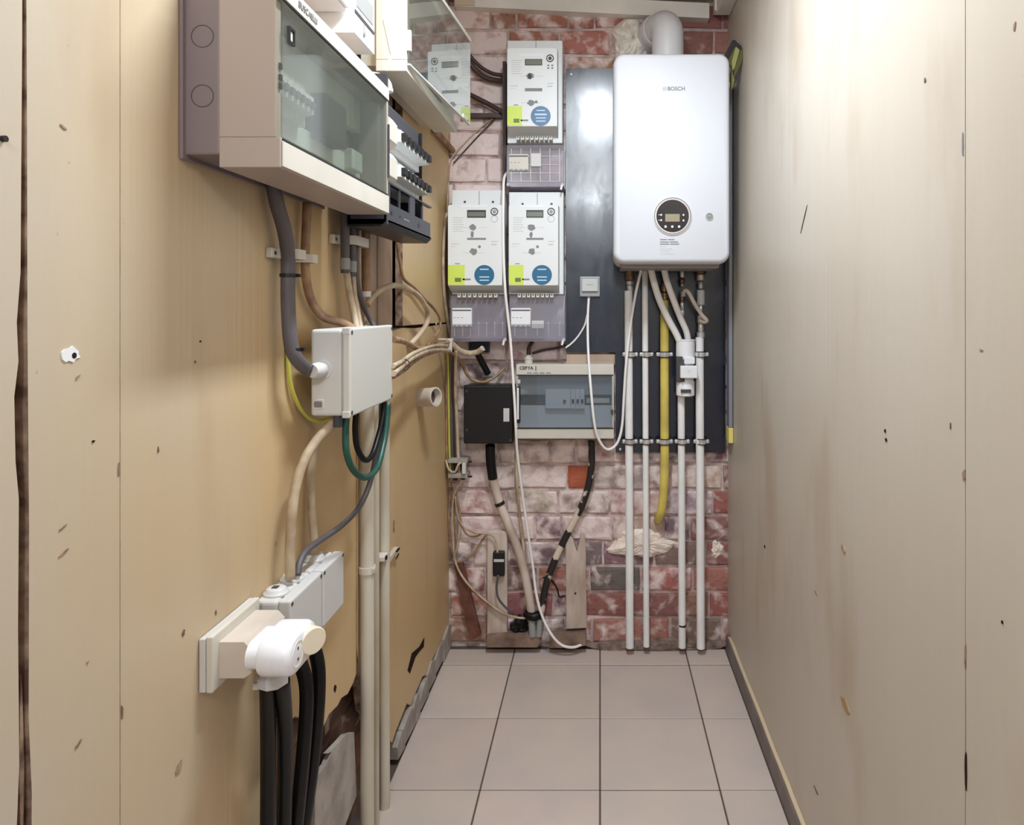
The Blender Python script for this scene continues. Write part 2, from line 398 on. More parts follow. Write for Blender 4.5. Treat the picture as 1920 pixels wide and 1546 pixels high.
# rear wall: mortar bed and single bricks
wb = structure(box('wall_back', XL-0.05, XR+0.05, D, D+0.10, -0.05, ZC+0.02, M_mortar))
def brick_mesh(l, h, d, seed):
    q = random.Random(seed); j = lambda s: q.uniform(-s, s)
    back = [(-l/2, -h/2), (0, -h/2), (l/2, -h/2), (l/2, 0), (l/2, h/2), (0, h/2), (-l/2, h/2), (-l/2, 0)]
    b = [(x+j(.002), d, z+j(.002)) for x, z in back]
    m_ = [(x*0.995+j(.003), 0.004, z*0.985+j(.003)) for x, z in back]
    f = [(x*(1-.016/l*1.0)+j(.003), j(.0015), z*(1-.014/h)+j(.003)) for x, z in back]
    vs = b+m_+f+[(j(.01), -0.002+j(.0015), j(.006))]
    fs = []
    for a in (0, 8):
        for i in range(8): fs.append([a+i, a+(i+1) % 8, a+8+(i+1) % 8, a+8+i])
    for i in range(8): fs.append([16+i, 16+(i+1) % 8, 24])
    me = bpy.data.meshes.new('brick'); me.from_pydata(vs, [], fs)
    bm = bmesh.new(); bm.from_mesh(me); bmesh.ops.recalc_face_normals(bm, faces=bm.faces); bm.to_mesh(me); bm.free()
    if me.polygons[-1].normal.y > 0: me.flip_normals()
    me.materials.append(M_brick); return me
BR = {('s', k): brick_mesh(0.193, 0.088, 0.03, k) for k in range(5)}
BR.update({('h', k): brick_mesh(0.092, 0.088, 0.03, 50+k) for k in range(5)})
BR.update({('q', k): brick_mesh(0.05, 0.088, 0.03, 90+k) for k in range(3)})
def brick_zone(px, py, q):
    red = [(168, 112, 100), (156, 104, 96), (172, 120, 104)]; dk = [(120, 104, 106), (132, 110, 108), (140, 110, 104)]; pk = [(190, 160, 152), (178, 150, 146)]
    if py < 130:
        if px > 1280: return q.choice(red), 0.30
        if px > 940: return q.choice(red), 0.49
        return q.choice(pk+[red[0]]), 0.64
    if py < 640: return q.choice(pk), 0.66 if px < 960 else 0.5
    if 858 < py < 932 and 1046 < px < 1100: return (186, 100, 72), 0.10
    if px > 1310 and py > 850: return q.choice(red), 0.42
    if py < 1000: return q.choice(pk+[dk[1]]), 0.60 if px < 1150 else 0.54
    if py < 1060: return (q.choice(pk+dk), 0.55) if px < 1060 else (q.choice(dk), 0.40)
    if px > 1090: return q.choice(red+dk), q.choice([0.36, 0.42, 0.5])
    return q.choice(red+pk+dk), q.choice([0.42, 0.5, 0.56])
CH = 0.100; nrow = int((ZC-0.03)/CH)+1; patt = ['ssssss', 'hsshsshss', 'shshshsh', 'hssssss', 'sshhssh', 'hhsshssh']
for r_ in range(nrow):
    z = 0.012+CH*r_+CH/2
    if z+0.05 > ZC+0.01: break
    x = XL-0.045+[0, -0.05, -0.02, -0.07, -0.11, -0.03][r_ % 6]+R.uniform(-.01, .01); k = 0; pt = patt[(r_*5+2) % 6]
    while x < XR:
        t = pt[k % len(pt)]; k += 1; l = 0.193 if t == 's' else 0.092
        c = x+l/2
        if c+l/2 > XL-0.02 and c-l/2 < XR+0.01:
            px = CX+c*F/D; py = CY+(H-z)*F/D
            o = bpy.data.objects.new('brick', BR[(t, R.randrange(5))]); COL.objects.link(o); o.parent = wb
            o.location = Vector((c, D-0.010+R.uniform(-.004, .004), z))-WLOC[wb.name]
            o.rotation_euler = (R.uniform(-.02, .02), R.uniform(-.012, .012), R.uniform(-.015, .015))
            cc, al = brick_zone(px, py, R); cl = rgb(*[v*R.uniform(.92, 1.05) for v in cc]); o.color = (cl[0], cl[1], cl[2], al+R.uniform(-.04, .04))
        x += l+0.0075+R.uniform(0, .004)

# left wall: backing and sheet panels with torn edges
wl = structure(box('wall_left', XL-0.09, XL-0.055, Y0, D, -0.05, ZC+0.02, M_dirtwall))
def wpt(px, py): v = L(px, py); return (v.y, v.z)
PT = 0.022
def sheet(name, pts, m):
    o = prism(name, pts, 'X', XL-PT, XL, m, wl); o.data.materials.append(M_core)      # brown core shows on the cut edges
    for p in o.data.polygons:
        if abs(p.normal.x) < 0.5: p.material_index = 1
    return o
sheet('panel', [(Y0, 0), (0.699, 0), (0.7015, .12), (0.6985, .3), (0.7005, .42), (0.697, .62), (0.6985, .70), (0.695, .78), (0.699, .86), (0.6975, 1.0), (0.6985, 1.13), (0.6945, 1.17), (0.693, 1.235), (0.698, 1.27), (0.696, 1.31), (0.7005, 1.36), (0.7025, 1.6), (0.7030, ZC), (Y0, ZC)], M_near)
sheet('panel', [(0.7145, 0), (0.713, .1), (0.7155, .2), (0.7125, .36), (0.716, .45), (0.7165, .55), (0.7195, .60), (0.7195, .70), (0.7135, .74), (0.7145, .82), (0.7105, .9), (0.711, 1.1), (0.709, 1.3), (0.7085, 1.5), (0.7068, 1.8), (0.7065, ZC), (0.8452, ZC), (0.8452, 0)], M_near)
hole = [(490, 1560), (490, 1305), (508, 1292), (545, 1352), (553, 1342), (566, 1346), (575, 1340), (598, 1374), (606, 1362), (617, 1338), (633, 1322), (640, 1308), (652, 1300), (662, 1280), (668, 1262)]
hp = [wpt(a, b) for a, b in hole]; hp[0] = (hp[0][0], 0.0)
sheet('panel', [(0.8462, 0.0)]+hp+[(1.664, 0.60), (1.664, ZC), (0.8462, ZC)], M_ochre)
low = [(683, 1330), (700, 1350), (735, 1392), (742, 1370), (752, 1345), (763, 1318), (770, 1322), (780, 1296), (792, 1268), (803, 1262), (812, 1232), (826, 1206), (838, 1180), (847, 1160)]
lp = [wpt(a, b) for a, b in low]
sheet('panel', lp+[(2.69, lp[-1][1]), (2.69, 1.262), (2.20, 1.258), (2.057, 1.264), (1.90, 1.255), (1.80, 1.268), (1.668, 1.26), (1.668, .5)], M_ochre)
sheet('panel', [(2.057, 1.270), (2.69, 1.268), (2.69, ZC), (2.057, ZC)], M_ochre)
for a, b in ((1.668, 1.775), (1.780, 1.900), (1.905, 2.035)):
    box('board', XL-0.045, XL-0.026+R.uniform(-.004, .004), a, b, 1.20, ZC, M_pink, wl, 0.002, 1)
# brown crack filling, torn core edges
prism('crack_filling', [(0.690, 0), (0.690, ZC), (0.712, ZC), (0.722, 0)], 'X', XL-0.050, XL-0.024, M_crack, wl)
for a, b, w_ in ((0.02, 0.34, .0035), (0.42, 0.60, .005), (0.60, 0.735, .006), (0.76, 0.95, .003)):
    prism('torn_edge', [(0.7045, a), (0.7045+w_, a+.03), (0.7055+w_, (a+b)/2), (0.7035+w_, b-.02), (0.7045, b), (0.7025, (a+b)/2)], 'X', XL-0.012, XL-0.003, M_core, wl)
# bricks seen through the torn hole, low on the left
for r_ in range(7):
    yy = 1.20+(0.0 if r_ % 2 else -0.10); z = 0.06+0.1*r_
    while yy < 2.0:
        if z < 0.62:
            o = bpy.data.objects.new('brick', BR[('s', R.randrange(5))]); COL.objects.link(o); o.parent = wl
            o.location = Vector((XL-0.052, yy+0.1, z))-WLOC[wl.name]; o.rotation_euler = (0, 0, math.pi/2)
            cl = rgb(*R.choice([(120, 92, 80), (136, 96, 80), (108, 84, 76)])); o.color = (cl[0], cl[1], cl[2], 0.34)
        yy += 0.203
# broken plasterboard left standing at the foot of the wall
bp_ = [(672, 1490), (650, 1548), (637, 1580), (594, 1650), (594, 1492), (576, 1512), (560, 1552), (543, 1575), (549, 1530), (553, 1512), (545, 1500), (558, 1504), (576, 1488), (594, 1462), (616, 1432), (626, 1408), (619, 1412), (640, 1390), (652, 1376), (667, 1372)]
q_ = [wpt(a, b) for a, b in bp_]; q_ = [(a, max(b, 0.001)) for a, b in q_]
prism('broken_plasterboard', q_, 'X', XL-0.016, XL-0.004, M_plaster, wl)
# plaster lumps along the foot of the far left wall
for k, (pa, pb, za, zb_) in enumerate(((742, 757, .015, .075), (752, 772, .02, .085), (770, 785, .01, .09), (783, 800, .02, .08), (799, 815, .015, .095), (813, 830, .02, .085), (829, 846, .0, .10))):
    ya = L(pa, 0).y; yb = L(pb, 0).y
    prism('plaster_lump', [(ya+R.uniform(0, .01), za), (yb, za-.01 if za > .01 else 0.0), (yb-R.uniform(0, .02), zb_*R.uniform(.8, 1)), ((ya+yb)/2, zb_), (ya, zb_*R.uniform(.6, .85))], 'X', XL-0.03, XL+0.004+R.uniform(0, .006), M_plaster, wl)
prism('torn_core', [wpt(a, b) for a, b in ((764, 1256), (772, 1224), (786, 1212), (795, 1195), (794, 1212), (785, 1222), (778, 1232), (768, 1262))], 'X', XL, XL+0.0015, M_crack, wl)
# gouges and nail holes in the sheet
def gouge(px, py, w, h, a, m, side=-1):
    c = L(px, py, XL if side < 0 else XR); q = random.Random(px*7+py); pts = []
    sy = w*.7/F*c.y*c.y/abs(c.x); sz = h*.75/F*c.y
    for i in range(9):
        t = 2*math.pi*i/9; u = math.cos(t)*sy/2*q.uniform(.6, 1.2); v = math.sin(t)*sz/2*q.uniform(.6, 1.2)
        pts.append((c.y+u*math.cos(a)-v*math.sin(a), c.z+u*math.sin(a)+v*math.cos(a)))
    x0 = c.x; t_ = 0.0012 if side < 0 else -0.0012
    return prism('gouge', pts, 'X', x0-t_*3, x0+t_, m, wl if side < 0 else wr)
for g_ in ((118, 238, 22, 7, -.4, M_core), (145, 707, 14, 6, .6, M_core), (115, 990, 26, 4, .3, M_core), (118, 1036, 26, 7, .3, M_core), (343, 1186, 8, 16, -.2, M_core), (334, 1440, 18, 36, -.5, M_core), (146, 1394, 18, 7, .5, M_core), (174, 827, 7, 6, 0, M_crack), (164, 1240, 6, 8, 0, M_core), (296, 843, 3, 18, 0, M_core), (228, 1335, 5, 40, 0, M_core), (222, 880, 4, 36, 0, M_core), (365, 678, 5, 8, 0, M_core), (375, 640, 4, 5, 0, M_crack), (738, 985, 4, 34, .1, M_core), (745, 1042, 10, 5, .2, M_crack), (628, 1290, 7, 20, -.2, M_crack), (404, 1148, 4, 14, 0, M_core), (516, 1018, 4, 10, 0, M_core)): gouge(*g_)
v = L(4, 260); disc('screw_head', (XL, v.y, v.z), (1, 0, 0), .0032, .004, M_black, wl, 12)
v = L(132, 665); prism('filler_patch', blob_poly(v.y, v.z, .014, .0095, 3), 'X', XL-.001, XL+.0012, M_white, wl); disc('plug_hole', (XL, v.y+.004, v.z-.001), (1, 0, 0), .0034, .0016, M_crack, wl, 10)

# right wall: two cream panels with a cracked joint
wr = structure(box('wall_right', XR+0.024, XR+0.06, Y0, D, -0.05, ZC+0.02, M_dirtwall))
YJ = XR*F/685.0
prism('panel', [(Y0, 0.0), (YJ-0.001, 0), (YJ-.0030, .15), (YJ-.0012, .42), (YJ-.0010, .60), (YJ-.0022, .75), (YJ-.0009, .9), (YJ-.0016, 1.1), (YJ-.0008, 1.4), (YJ-.0014, 1.6), (YJ-.0006, ZC), (Y0, ZC)], 'X', XR, XR+0.02, M_right, wr)
prism('panel', [(YJ+.0018, 0), (YJ+.0028, .18), (YJ+.0008, .44), (YJ+.0012, .7), (YJ+.0006, 1.0), (YJ+.0014, 1.2), (YJ+.0005, ZC), (D-.005, ZC), (D-.005, 0)], 'X', XR, XR+0.02, M_right, wr)
box('crack_filling', XR+.006, XR+.02, YJ-.006, YJ+.006, 0, ZC, M_core, wr)
for g_ in ((1508, 410, 26, 4, -.85, M_crack), (1660, 808, 5, 10, .3, M_crack), (1662, 824, 5, 10, .3, M_crack), (1783, 798, 3, 20, 0, M_core), (1880, 1166, 5, 8, 0, M_crack), (1808, 890, 10, 30, .1, M_core), (1840, 655, 10, 5, 0, M_core), (1735, 150, 5, 16, -.2, M_core), (1903, 50, 6, 24, .2, M_core), (1434, 1024, 3, 9, 0, M_crack), (1582, 1030, 12, 22, .3, M_core), (1585, 1322, 22, 34, .2, mat('damp_stain', (166, 138, 98), .6)), (1530, 1110, 10, 4, 0, M_core), (1812, 1440, 5, 120, 0, M_crack), (1811, 1230, 4, 70, 0, M_core), (1806, 270, 4, 60, 0, M_ink), (1530, 1480, 14, 6, 0, M_core)):
    gouge(*g_, side=1)
bs = structure(prism('baseboard_right', [(XR-.014, 0), (XR-.014, .058), (XR-.010, .066), (XR-.001, .066), (XR-.001, 0)], 'Y', Y0, 2.66, M_base))
q_ = [(Y0, .066)]; yy = 0.6
while yy < 2.6: q_.append((yy, .066+R.uniform(.001, .007))); yy += R.uniform(.03, .09)
q_ += [(2.63, .066)]
prism('paint_edge', q_, 'X', XR-.011, XR-.0005, mat('old_paint_edge', (206, 186, 156), .7), bs)

# trims under the ceiling
def beam(name, pa, pb, h, yd, m):            # sloping trim on the rear wall: two photo points of its lower edge
    a = B(pa[0], pa[1], D-yd); b = B(pb[0], pb[1], D-yd)
    vs = [(a.x, D-yd, a.z), (b.x, D-yd, b.z), (b.x, D-yd, b.z+h), (a.x, D-yd, a.z+h), (a.x, D-.001, a.z), (b.x, D-.001, b.z), (b.x, D-.001, b.z+h), (a.x, D-.001, a.z+h)]
    return structure(link_obj(name, vs, [[0, 1, 2, 3], [4, 5, 6, 7], [0, 1, 5, 4], [3, 2, 6, 7], [0, 3, 7, 4], [1, 2, 6, 5]], m))
tr = beam('trim_1', (852, 11), (1330, 34), .058, .055, M_trim)
beam('trim_2', (852, 9), (890, 10), .045, .062, mat('trim_cream', (224, 206, 184), .5))
t3 = structure(box('trim_3', XR-.055, XR-.001, Y0, D-.06, ZC-.085, ZC-.013, M_trim, None, .003))
box('end_cap', XR-.062, XR-.001, D-.075, D-.03, 2.458, ZC-.02, M_trim, t3, .002)

# ------------------------------------------------------------------ left wall: distribution boards
def mini_breakers(parent, n, x0, x1, y0, y1, z0, z1, m, lever=M_dgrey, sub='lever', lp=.006):
    """row of DIN breakers on a face looking at +X, from y0 to y1"""
    w = (y1-y0)/n
    for i in range(n):
        a = y0+i*w+0.0006; b = a+w-0.0012; h = z1-z0; d = x1-x0
        br = prism('breaker', [(x0, z0), (x1-d*.35, z0), (x1-d*.35, z0+h*.25), (x1, z0+h*.30), (x1, z0+h*.70), (x1-d*.35, z0+h*.75), (x1-d*.35, z1), (x0, z1)], 'Y', a, b, m, parent)
        box(sub, x1-.001, x1+lp, a+w*.18, b-w*.18, z0+h*(.40 if lp < .008 else .36), z0+h*(.56 if lp < .008 else .62), lever, br, .001, 1)
        if lp > .008: box('terminal_mouth', x1-d*.35-.0004, x1-d*.35+.0006, a+w*.25, b-w*.25, z0+h*.80, z0+h*.92, M_black, br)

# large closed board, nearest
b1 = thing('distribution_board', (XL, 1.21, 1.525), 'large cream distribution board with long smoked window, nearest on the left wall', 'fuse box')
bk = box('back_box', XL+.001, -.536, .970, 1.455, 1.540, 1.80, M_mauve, b1, .003)
box('flange', XL+.001, XL+.006, .962, 1.462, 1.533, 1.806, M_mauve, b1, .001, 1)
for zz in (1.707, 1.623): annulus('knockout', (-.5605, .9705, zz), (0, -1, 0), .0148, .0162, .0008, M_dgrey, b1)
x0, x1, ya, yb, za, zb = -.536, -.450, .968, 1.462, 1.522, 1.790
wa, wb_, wz0, wz1 = .984, 1.452, 1.5645, 1.760
cv = boxes('cover', [(x0, x1, ya, yb, za, wz0), (x0, x1, ya, yb, wz1, zb), (x0, x1-.006, ya, wa, wz0, wz1), (x0, x1, wb_, yb, wz0, wz1)], M_taupe, b1, .0012)
fp = box('fascia', x1, x1+.0022, ya+.004, yb-.001, za+.002, wz0-.004, M_cream, b1, .0008, 1)
box('fascia', x1, x1+.0022, ya+.004, yb-.001, wz1+.003, zb-.001, M_cream, b1, .0008, 1)
text('lettering', 'BUSCAELLI', .014, (x1+.003, 1.055, 1.7755), SIDE, M_ink, b1)
rprism('window', wa-.014, wb_-.002, wz0, wz1, .004, 'X', [(x1-.010, 0), (x1-.002, 0), (x1+.001, .002)], M_glass, b1)
box('window_gasket', x1-.006, x1+.0018, wa-.010, wb_, wz0-.004, wz0-.0002, M_black, b1)
box('window_gasket', x1-.006, x1+.0018, wa-.010, wb_, wz1+.0002, wz1+.003, M_black, b1)
ct = boxes('catch', [(x1+.001, x1+.005, .987, 1.005, 1.705, 1.709), (x1+.001, x1+.005, .987, 1.005, 1.725, 1.729), (x1+.001, x1+.005, .987, .990, 1.709, 1.725), (x1+.001, x1+.005, 1.002, 1.005, 1.709, 1.725)], M_black, b1)
box('catch_button', x1+.001, x1+.003, .991, 1.001, 1.710, 1.724, M_greyp, ct)
mp_ = box('mask_panel', -.520, -.505, wa+.004, wb_-.004, 1.568, 1.630, M_greyp, b1)
box('mask_panel', -.520, -.505, wa+.004, wb_-.004, 1.690, 1.758, M_greyp, b1)
box('rail', -.525, -.518, wa+.004, wb_-.004, 1.645, 1.675, M_dgrey, b1)
mini_breakers(b1, 8, -.520, -.478, .995, 1.15, 1.625, 1.695, M_greyp)
box('breaker', -.520, -.478, 1.20, 1.30, 1.622, 1.700, M_dgrey, b1, .003)
box('terminal_block', -.520, -.49, 1.36, 1.42, 1.60, 1.64, M_greyp, b1, .002)
for zz in (1.668, 1.652, 1.640): box('hinge_lug', x1-.008, x1-.003, .976, .983, zz-.004, zz+.004, M_black, b1)
box('latch', x1+.001, x1+.004, 1.4545, 1.4590, 1.60, 1.712, M_satin, b1)

# white meter device above it
b2 = thing('modular_meter', (XL, 1.46, 1.885), 'white modular meter with grey display mounted above the big smoked-window board', 'meter')
prism('body', [(XL+.001, 1.885), (-.500, 1.885), (-.500, 2.20), (XL+.001, 2.20)], 'Y', 1.402, 1.525, mat('bright_white_plastic', (240, 240, 240), .35), b2)
def side_plate(name, x, y0, y1, z0, z1, m, p, t=.0015): return box(name, x, x+t, y0, y1, z0, z1, m, p)
side_plate('display', -.500, 1.412, 1.512, 1.944, 1.985, M_grey, b2)
side_plate('slot', -.500, 1.402, 1.520, 1.926, 1.933, M_dgrey, b2)
for i in range(5):
    side_plate('button', -.500, 1.418+i*.019, 1.428+i*.019, 2.000, 2.008, M_dgrey, b2)
    side_plate('button', -.500, 1.418+i*.019, 1.428+i*.019, 2.018, 2.026, M_dgrey if i % 2 else M_grey, b2)
side_plate('terminal_slot', -.500, 1.41, 1.515, 2.036, 2.055, M_black, b2)
side_plate('seal_string', -.500, 1.455, 1.4575, 1.905, 1.926, M_ink, b2); disc('seal', (-.500, 1.456, 1.902), (1, 0, 0), .005, .003, M_ink, b2, 12)
b2b = thing('terminal_housing', (XL, 1.33, 1.93), 'plain white housing at the top edge, partly hidden behind the big board', 'housing')
box('body', XL+.001, -.515, 1.25, 1.398, 1.925, 2.20, M_white, b2b, .002); box('lid', -.5149, -.508, 1.252, 1.394, 1.93, 2.19, M_white, b2b, .002)
# cream conduit elbow poking out between the boards
cb = thing('conduit_elbow', (XL, 1.53, 1.81), 'cream rounded conduit end between the big board and the upper board', 'conduit')
tube('elbow', [(-.575, 1.51, 1.830), (-.52, 1.51, 1.830), (-.485, 1.509, 1.826), (-.470, 1.508, 1.814), (-.467, 1.507, 1.800)], .0125, M_cream, cb, 16); cyl('end_ring', (-.467, 1.507, 1.797), (-.467, 1.507, 1.804), .0135, M_cream, cb)

# black open board with two rows of breakers
b3 = thing('open_breaker_board', (-.545, 1.70, 1.50), 'black open board with two rows of white breakers below the upper cream board', 'fuse box')
X3a, X3b, ya, yb = -.545, -.462, 1.485, 1.885
box('back_plate', X3a, X3a+.006, ya, yb, 1.505, 1.83, M_black, b3)
box('side_wall', X3a, X3b, ya, ya+.006, 1.505, 1.83, M_satin, b3); box('side_wall', X3a, X3b-.025, yb-.006, yb, 1.505, 1.80, M_black, b3)
prism('bottom_tray', [(X3a, 1.500), (X3b-.012, 1.500), (X3b, 1.512), (X3b, 1.516), (X3a, 1.516)], 'Y', ya, yb, M_black, b3)
prism('front_bar', [(X3b-.004, 1.512), (X3b, 1.512), (X3b, 1.553), (X3b-.004, 1.553)], 'Y', ya, yb-.012, M_satin, b3)
box('ledge', X3b-.010, X3b+.001, ya, yb, 1.596, 1.600, M_satin, b3)
for ya_, yb_ in ((ya, 1.515), (1.585, 1.592), (1.672, 1.718), (1.790, 1.797)): box('slot_divider', X3b-.004, X3b, ya_, yb_, 1.553, 1.596, M_satin, b3)
for yy, rr in ((1.525, .005), (1.59, .003), (1.755, .006)): disc('screw_hole', (X3b, yy, 1.534), (1, 0, 0), rr, .0008, M_black, b3, 12)
boxes('printed_lines', [(X3b, X3b+.0006, 1.62+i*.012, 1.629+i*.012, 1.531, 1.535) for i in range(4)], M_ink, b3)
box('loose_flap', X3a+.01, X3b-.03, 1.50, 1.87, 1.755, 1.80, mat('grey_rubber_flap', (64, 62, 68), .6), b3, .006)
box('edge_strip', X3b, X3b+.002, ya, ya+.010, 1.505, 1.83, M_satin, b3)
for zr in (1.685, 1.605):
    box('din_rail', X3a+.006, X3a+.012, ya+.01, yb-.02, zr+.016, zr+.05, M_grey, b3)
    blk = prism('terminal_block', [(X3a+.012, zr), (X3b-.012, zr), (X3b-.002, zr+.012), (X3b-.002, zr+.055), (X3b-.012, zr+.068), (X3a+.012, zr+.068)], 'Y', 1.505, 1.575, M_cream, b3)
    mini_breakers(b3, 7, X3a+.012, X3b+.004, 1.578, 1.84, zr, zr+.068, M_white2, lever=M_black, lp=.010)

# upper cream board with clear lid swung a little open
b4 = thing('upper_distribution_board', (XL, 2.0, 1.94), 'upper cream distribution board with clear lid ajar, beside the ceiling', 'fuse box')
Xb, Xf, ya, yb, zb0, zt = -.545, -.470, 1.672, 2.262, 1.899, 2.205
box('back_box', XL+.002, Xb+.01, ya+.02, yb-.02, zb0+.02, zt, M_cream, b4)
boxes('cover', [(Xb, Xf, ya, yb, zb0, zb0+.028), (Xb, Xf, ya, ya+.012, zb0+.028, zt), (Xb, Xf-.01, yb-.012, yb, zb0+.028, zt), (Xb, Xf, ya, yb, zt-.03, zt)], M_cream, b4, .0015)
prism('recess_edge', [(-.530, zb0+.001), (-.522, zb0+.001), (-.499, zb0+.040), (-.520, zb0+.125), (-.527, zb0+.125), (-.508, zb0+.040)], 'Y', ya-.0012, ya, M_greyp, b4)
box('mask_panel', Xb+.008, Xf-.030, ya+.012, yb-.012, zb0+.028, zb0+.075, M_cream, b4)
box('mask_panel', Xb+.008, Xf-.030, ya+.012, yb-.012, zb0+.15, zt-.03, mat('mask_panel_beige', (196, 182, 160), .5), b4)
mini_breakers(b4, 12, Xf-.045, Xf-.012, ya+.05, yb-.10, zb0+.070, zb0+.150, M_greyp)
lidA = Vector((Xf+.003, ya+.004)); th = math.radians(4.4); dr = Vector((math.sin(th), math.cos(th))); nr = Vector((math.cos(th), -math.sin(th)))
def lid_pt(s, n): q = lidA+dr*s+nr*n; return (q.x, q.y)
LL = yb-ya-.03
def lid_box(name, s0, s1, n0, n1, z0, z1, m): return prism(name, [lid_pt(s0, n0), lid_pt(s1, n0), lid_pt(s1, n1), lid_pt(s0, n1)], 'Z', z0, z1, m, b4)
lid_box('lid', 0, LL, 0, .003, zb0+.020, zt-.02, M_glass2)
lid_box('lid_rim', 0, LL, -.004, .006, zt-.02, zt-.010, M_cream)
lid_box('lid_rim', 0, LL, -.004, .0045, zb0+.016, zb0+.020, M_greyp)
lid_box('lid_hinge', -.004, .004, -.003, .007, zb0+.05, zb0+.10, M_greyp); lid_box('lid_hinge', -.004, .004, -.003, .007, zb0+.19, zb0+.24, M_greyp)
lid_box('lid_latch', LL-.09, LL-.05, -.006, .006, zb0+.018, zb0+.03, M_cream)

# ------------------------------------------------------------------ left wall: junction boxes, sockets, conduits
jb = thing('junction_box', (-.553, 1.45, 1.11), 'big grey junction box with cable gland, hanging midway on the left wall', 'junction box')
ya, yb, z0, z1 = 1.314, 1.578, 1.117, 1.283
Xb, Xf = -.553, -.476
box('body', Xb, Xf-.016, ya, yb, z0, z1, M_greyp, jb, .006, 3)
box('lid', Xf-.0158, Xf, ya-.002, yb+.002, z0-.002, z1+.002, mat('pale_grey_plastic', (206, 204, 198), .4), jb, .004, 3)
for yy in (ya+.006, yb-.006):
    for zz in (z0+.006, z1-.006): disc('lid_screw', (Xf-.0002, yy, zz), (1, 0, 0), .0042, .001, M_dgrey, jb, 12)
box('lid_screw_post', Xf-.016, Xf-.001, ya-.0035, ya+.012, z1-.010, z1+.0035, M_greyp, jb, .002); box('lid_screw_post', Xf-.016, Xf-.001, ya-.0035, ya+.012, z0-.0035, z0+.010, M_greyp, jb, .002)
annulus('knockout', (-.531, ya+.0005, 1.206), (0, -1, 0), .0125, .019, .002, M_greyp, jb)
lathe('gland', (-.531, ya, 1.206), (-.15, -1, 0), [(0, .0135), (.012, .0135), (.013, .0155), (.024, .0145), (.034, .012)], M_greyp, jb, 18)
rprism('knockout', -.549, -.527, 1.130, 1.150, .004, 'Y', [(ya, 0), (ya-.001, .001)], M_greyp, jb); rprism('knockout', -.546, -.530, 1.134, 1.146, .003, 'Y', [(ya-.001, 0), (ya-.0018, .001)], M_mauve, jb)
cyl('gland', (-.505, ya+.012, z0), (-.505, ya+.012, z0-.022), .009, M_satin, jb); 

# two joined surface boxes lower down
for nm, ya, yb, lab in (('a', 1.171, 1.305, 'near grey surface box with round caps, above the white plug adapter'), ('b', 1.309, 1.415, 'far grey surface box joined behind the capped one')):
    z0, z1, Xf = .715, .825, -.5265
    o = thing('surface_box', (XL, (ya+yb)/2, z0), lab, 'junction box', 'paired surface boxes on the lower left wall')
    box('body', XL+.001, Xf-.022, ya, yb, z0, z1, M_greyp, o, .007, 3); box('lid', Xf-.0218, Xf, ya, yb, z0, z1, M_greyp, o, .004, 3)
    for yy in (ya+.006, yb-.006): disc('lid_screw', (Xf-.0002, yy, z1-.007), (1, 0, 0), .0035, .001, M_dgrey, o, 10)
    n_ = 2 if nm == 'a' else 1
    for i in range(n_):
        yy = ya+.032+i*.062 if nm == 'a' else ya+.055
        lathe('cap', (-.566, yy, z1-.001), (0, 0, 1), [(0, .021), (.004, .021), (.006, .018), (.010, .0165), (.012, .014)], M_greyp, o, 20)
    if nm == 'a': box('cap_slot', -.572, -.562, ya+.026, ya+.036, z1+.011, z1+.0125, M_dgrey, o)

# socket with plate
so = thing('wall_socket', (XL, 1.08, .76), 'beige surface wall socket on a pale backing plate, low on the left wall', 'socket')
box('backing_plate', XL+.001, -.580, 1.010, 1.155, .759, .838, M_greyp, so, .001, 1); box('plate_rim', -.580, -.570, 1.012, 1.153, .757, .840, M_cream, so, .002)
prism('body', [(-.570, .770), (-.533, .770), (-.522, .778), (-.522, .812), (-.533, .824), (-.570, .824)], 'Y', 1.030, 1.140, M_beigep, so)
ad = thing('plug_adapter', (-.50, 1.01, .78), 'white oval plug adapter pushed into the beige wall socket', 'adapter')
def stadium(yc, zc, hl, r, n=10, tilt=0.0):
    out = []
    for s, a0 in ((1, -90), (-1, 90)):
        for i in range(n+1):
            t = math.radians(a0+180*i/n); u, v = s*hl+r*math.cos(t), r*math.sin(t)
            out.append((yc+u*math.cos(tilt)-v*math.sin(tilt), zc+u*math.sin(tilt)+v*math.cos(tilt)))
    return out
A1 = stadium(1.022, .822, .030, .033, 10, 0.0)
def stad_layers(name, layers, m, parent, yc, zc, hl, r, tilt=0.0):
    vs = []; fs = []
    for x, ins in layers:
        vs += [(x, a, b) for a, b in stadium(yc, zc, hl, r-ins, 10, tilt)]
    k = 22; q = len(layers)
    for j in range(q-1):
        for i in range(k): fs.append([j*k+i, j*k+(i+1) % k, (j+1)*k+(i+1) % k, (j+1)*k+i])
    fs += [list(range(k)), list(range((q-1)*k, q*k))]
    o = link_obj(name, vs, fs, m, parent)
    for p in o.data.polygons: p.use_smooth = len(p.vertices) == 4
    o.data.set_sharp_from_angle(angle=math.radians(45)); return o
M_plugw = mat('plug_white', (236, 236, 242), .32)
stad_layers('body', [(-.521, .010), (-.502, .010), (-.501, .002), (-.497, 0), (-.478, 0), (-.4775, .0006), (-.477, 0), (-.460, 0), (-.454, .003), (-.452, .008)], M_plugw, ad, 1.050, .807, .022, .030)
lathe('socket_dish', (-.4525, 1.030, .807), (1, 0, 0), [(0, .0195), (.0012, .0195), (.0014, .0180), (.0003, .015), (.0002, .001)], mat('plug_cream', (238, 232, 220), .4), ad, 24)
for zz in (.799, .815): disc('pin_hole', (-.4523, 1.030, zz), (1, 0, 0), .0024, .0008, M_dgrey, ad, 10)
pc = thing('round_plug', (-.46, 1.07, .80), 'small cream round plug in the end of the white oval adapter', 'plug')
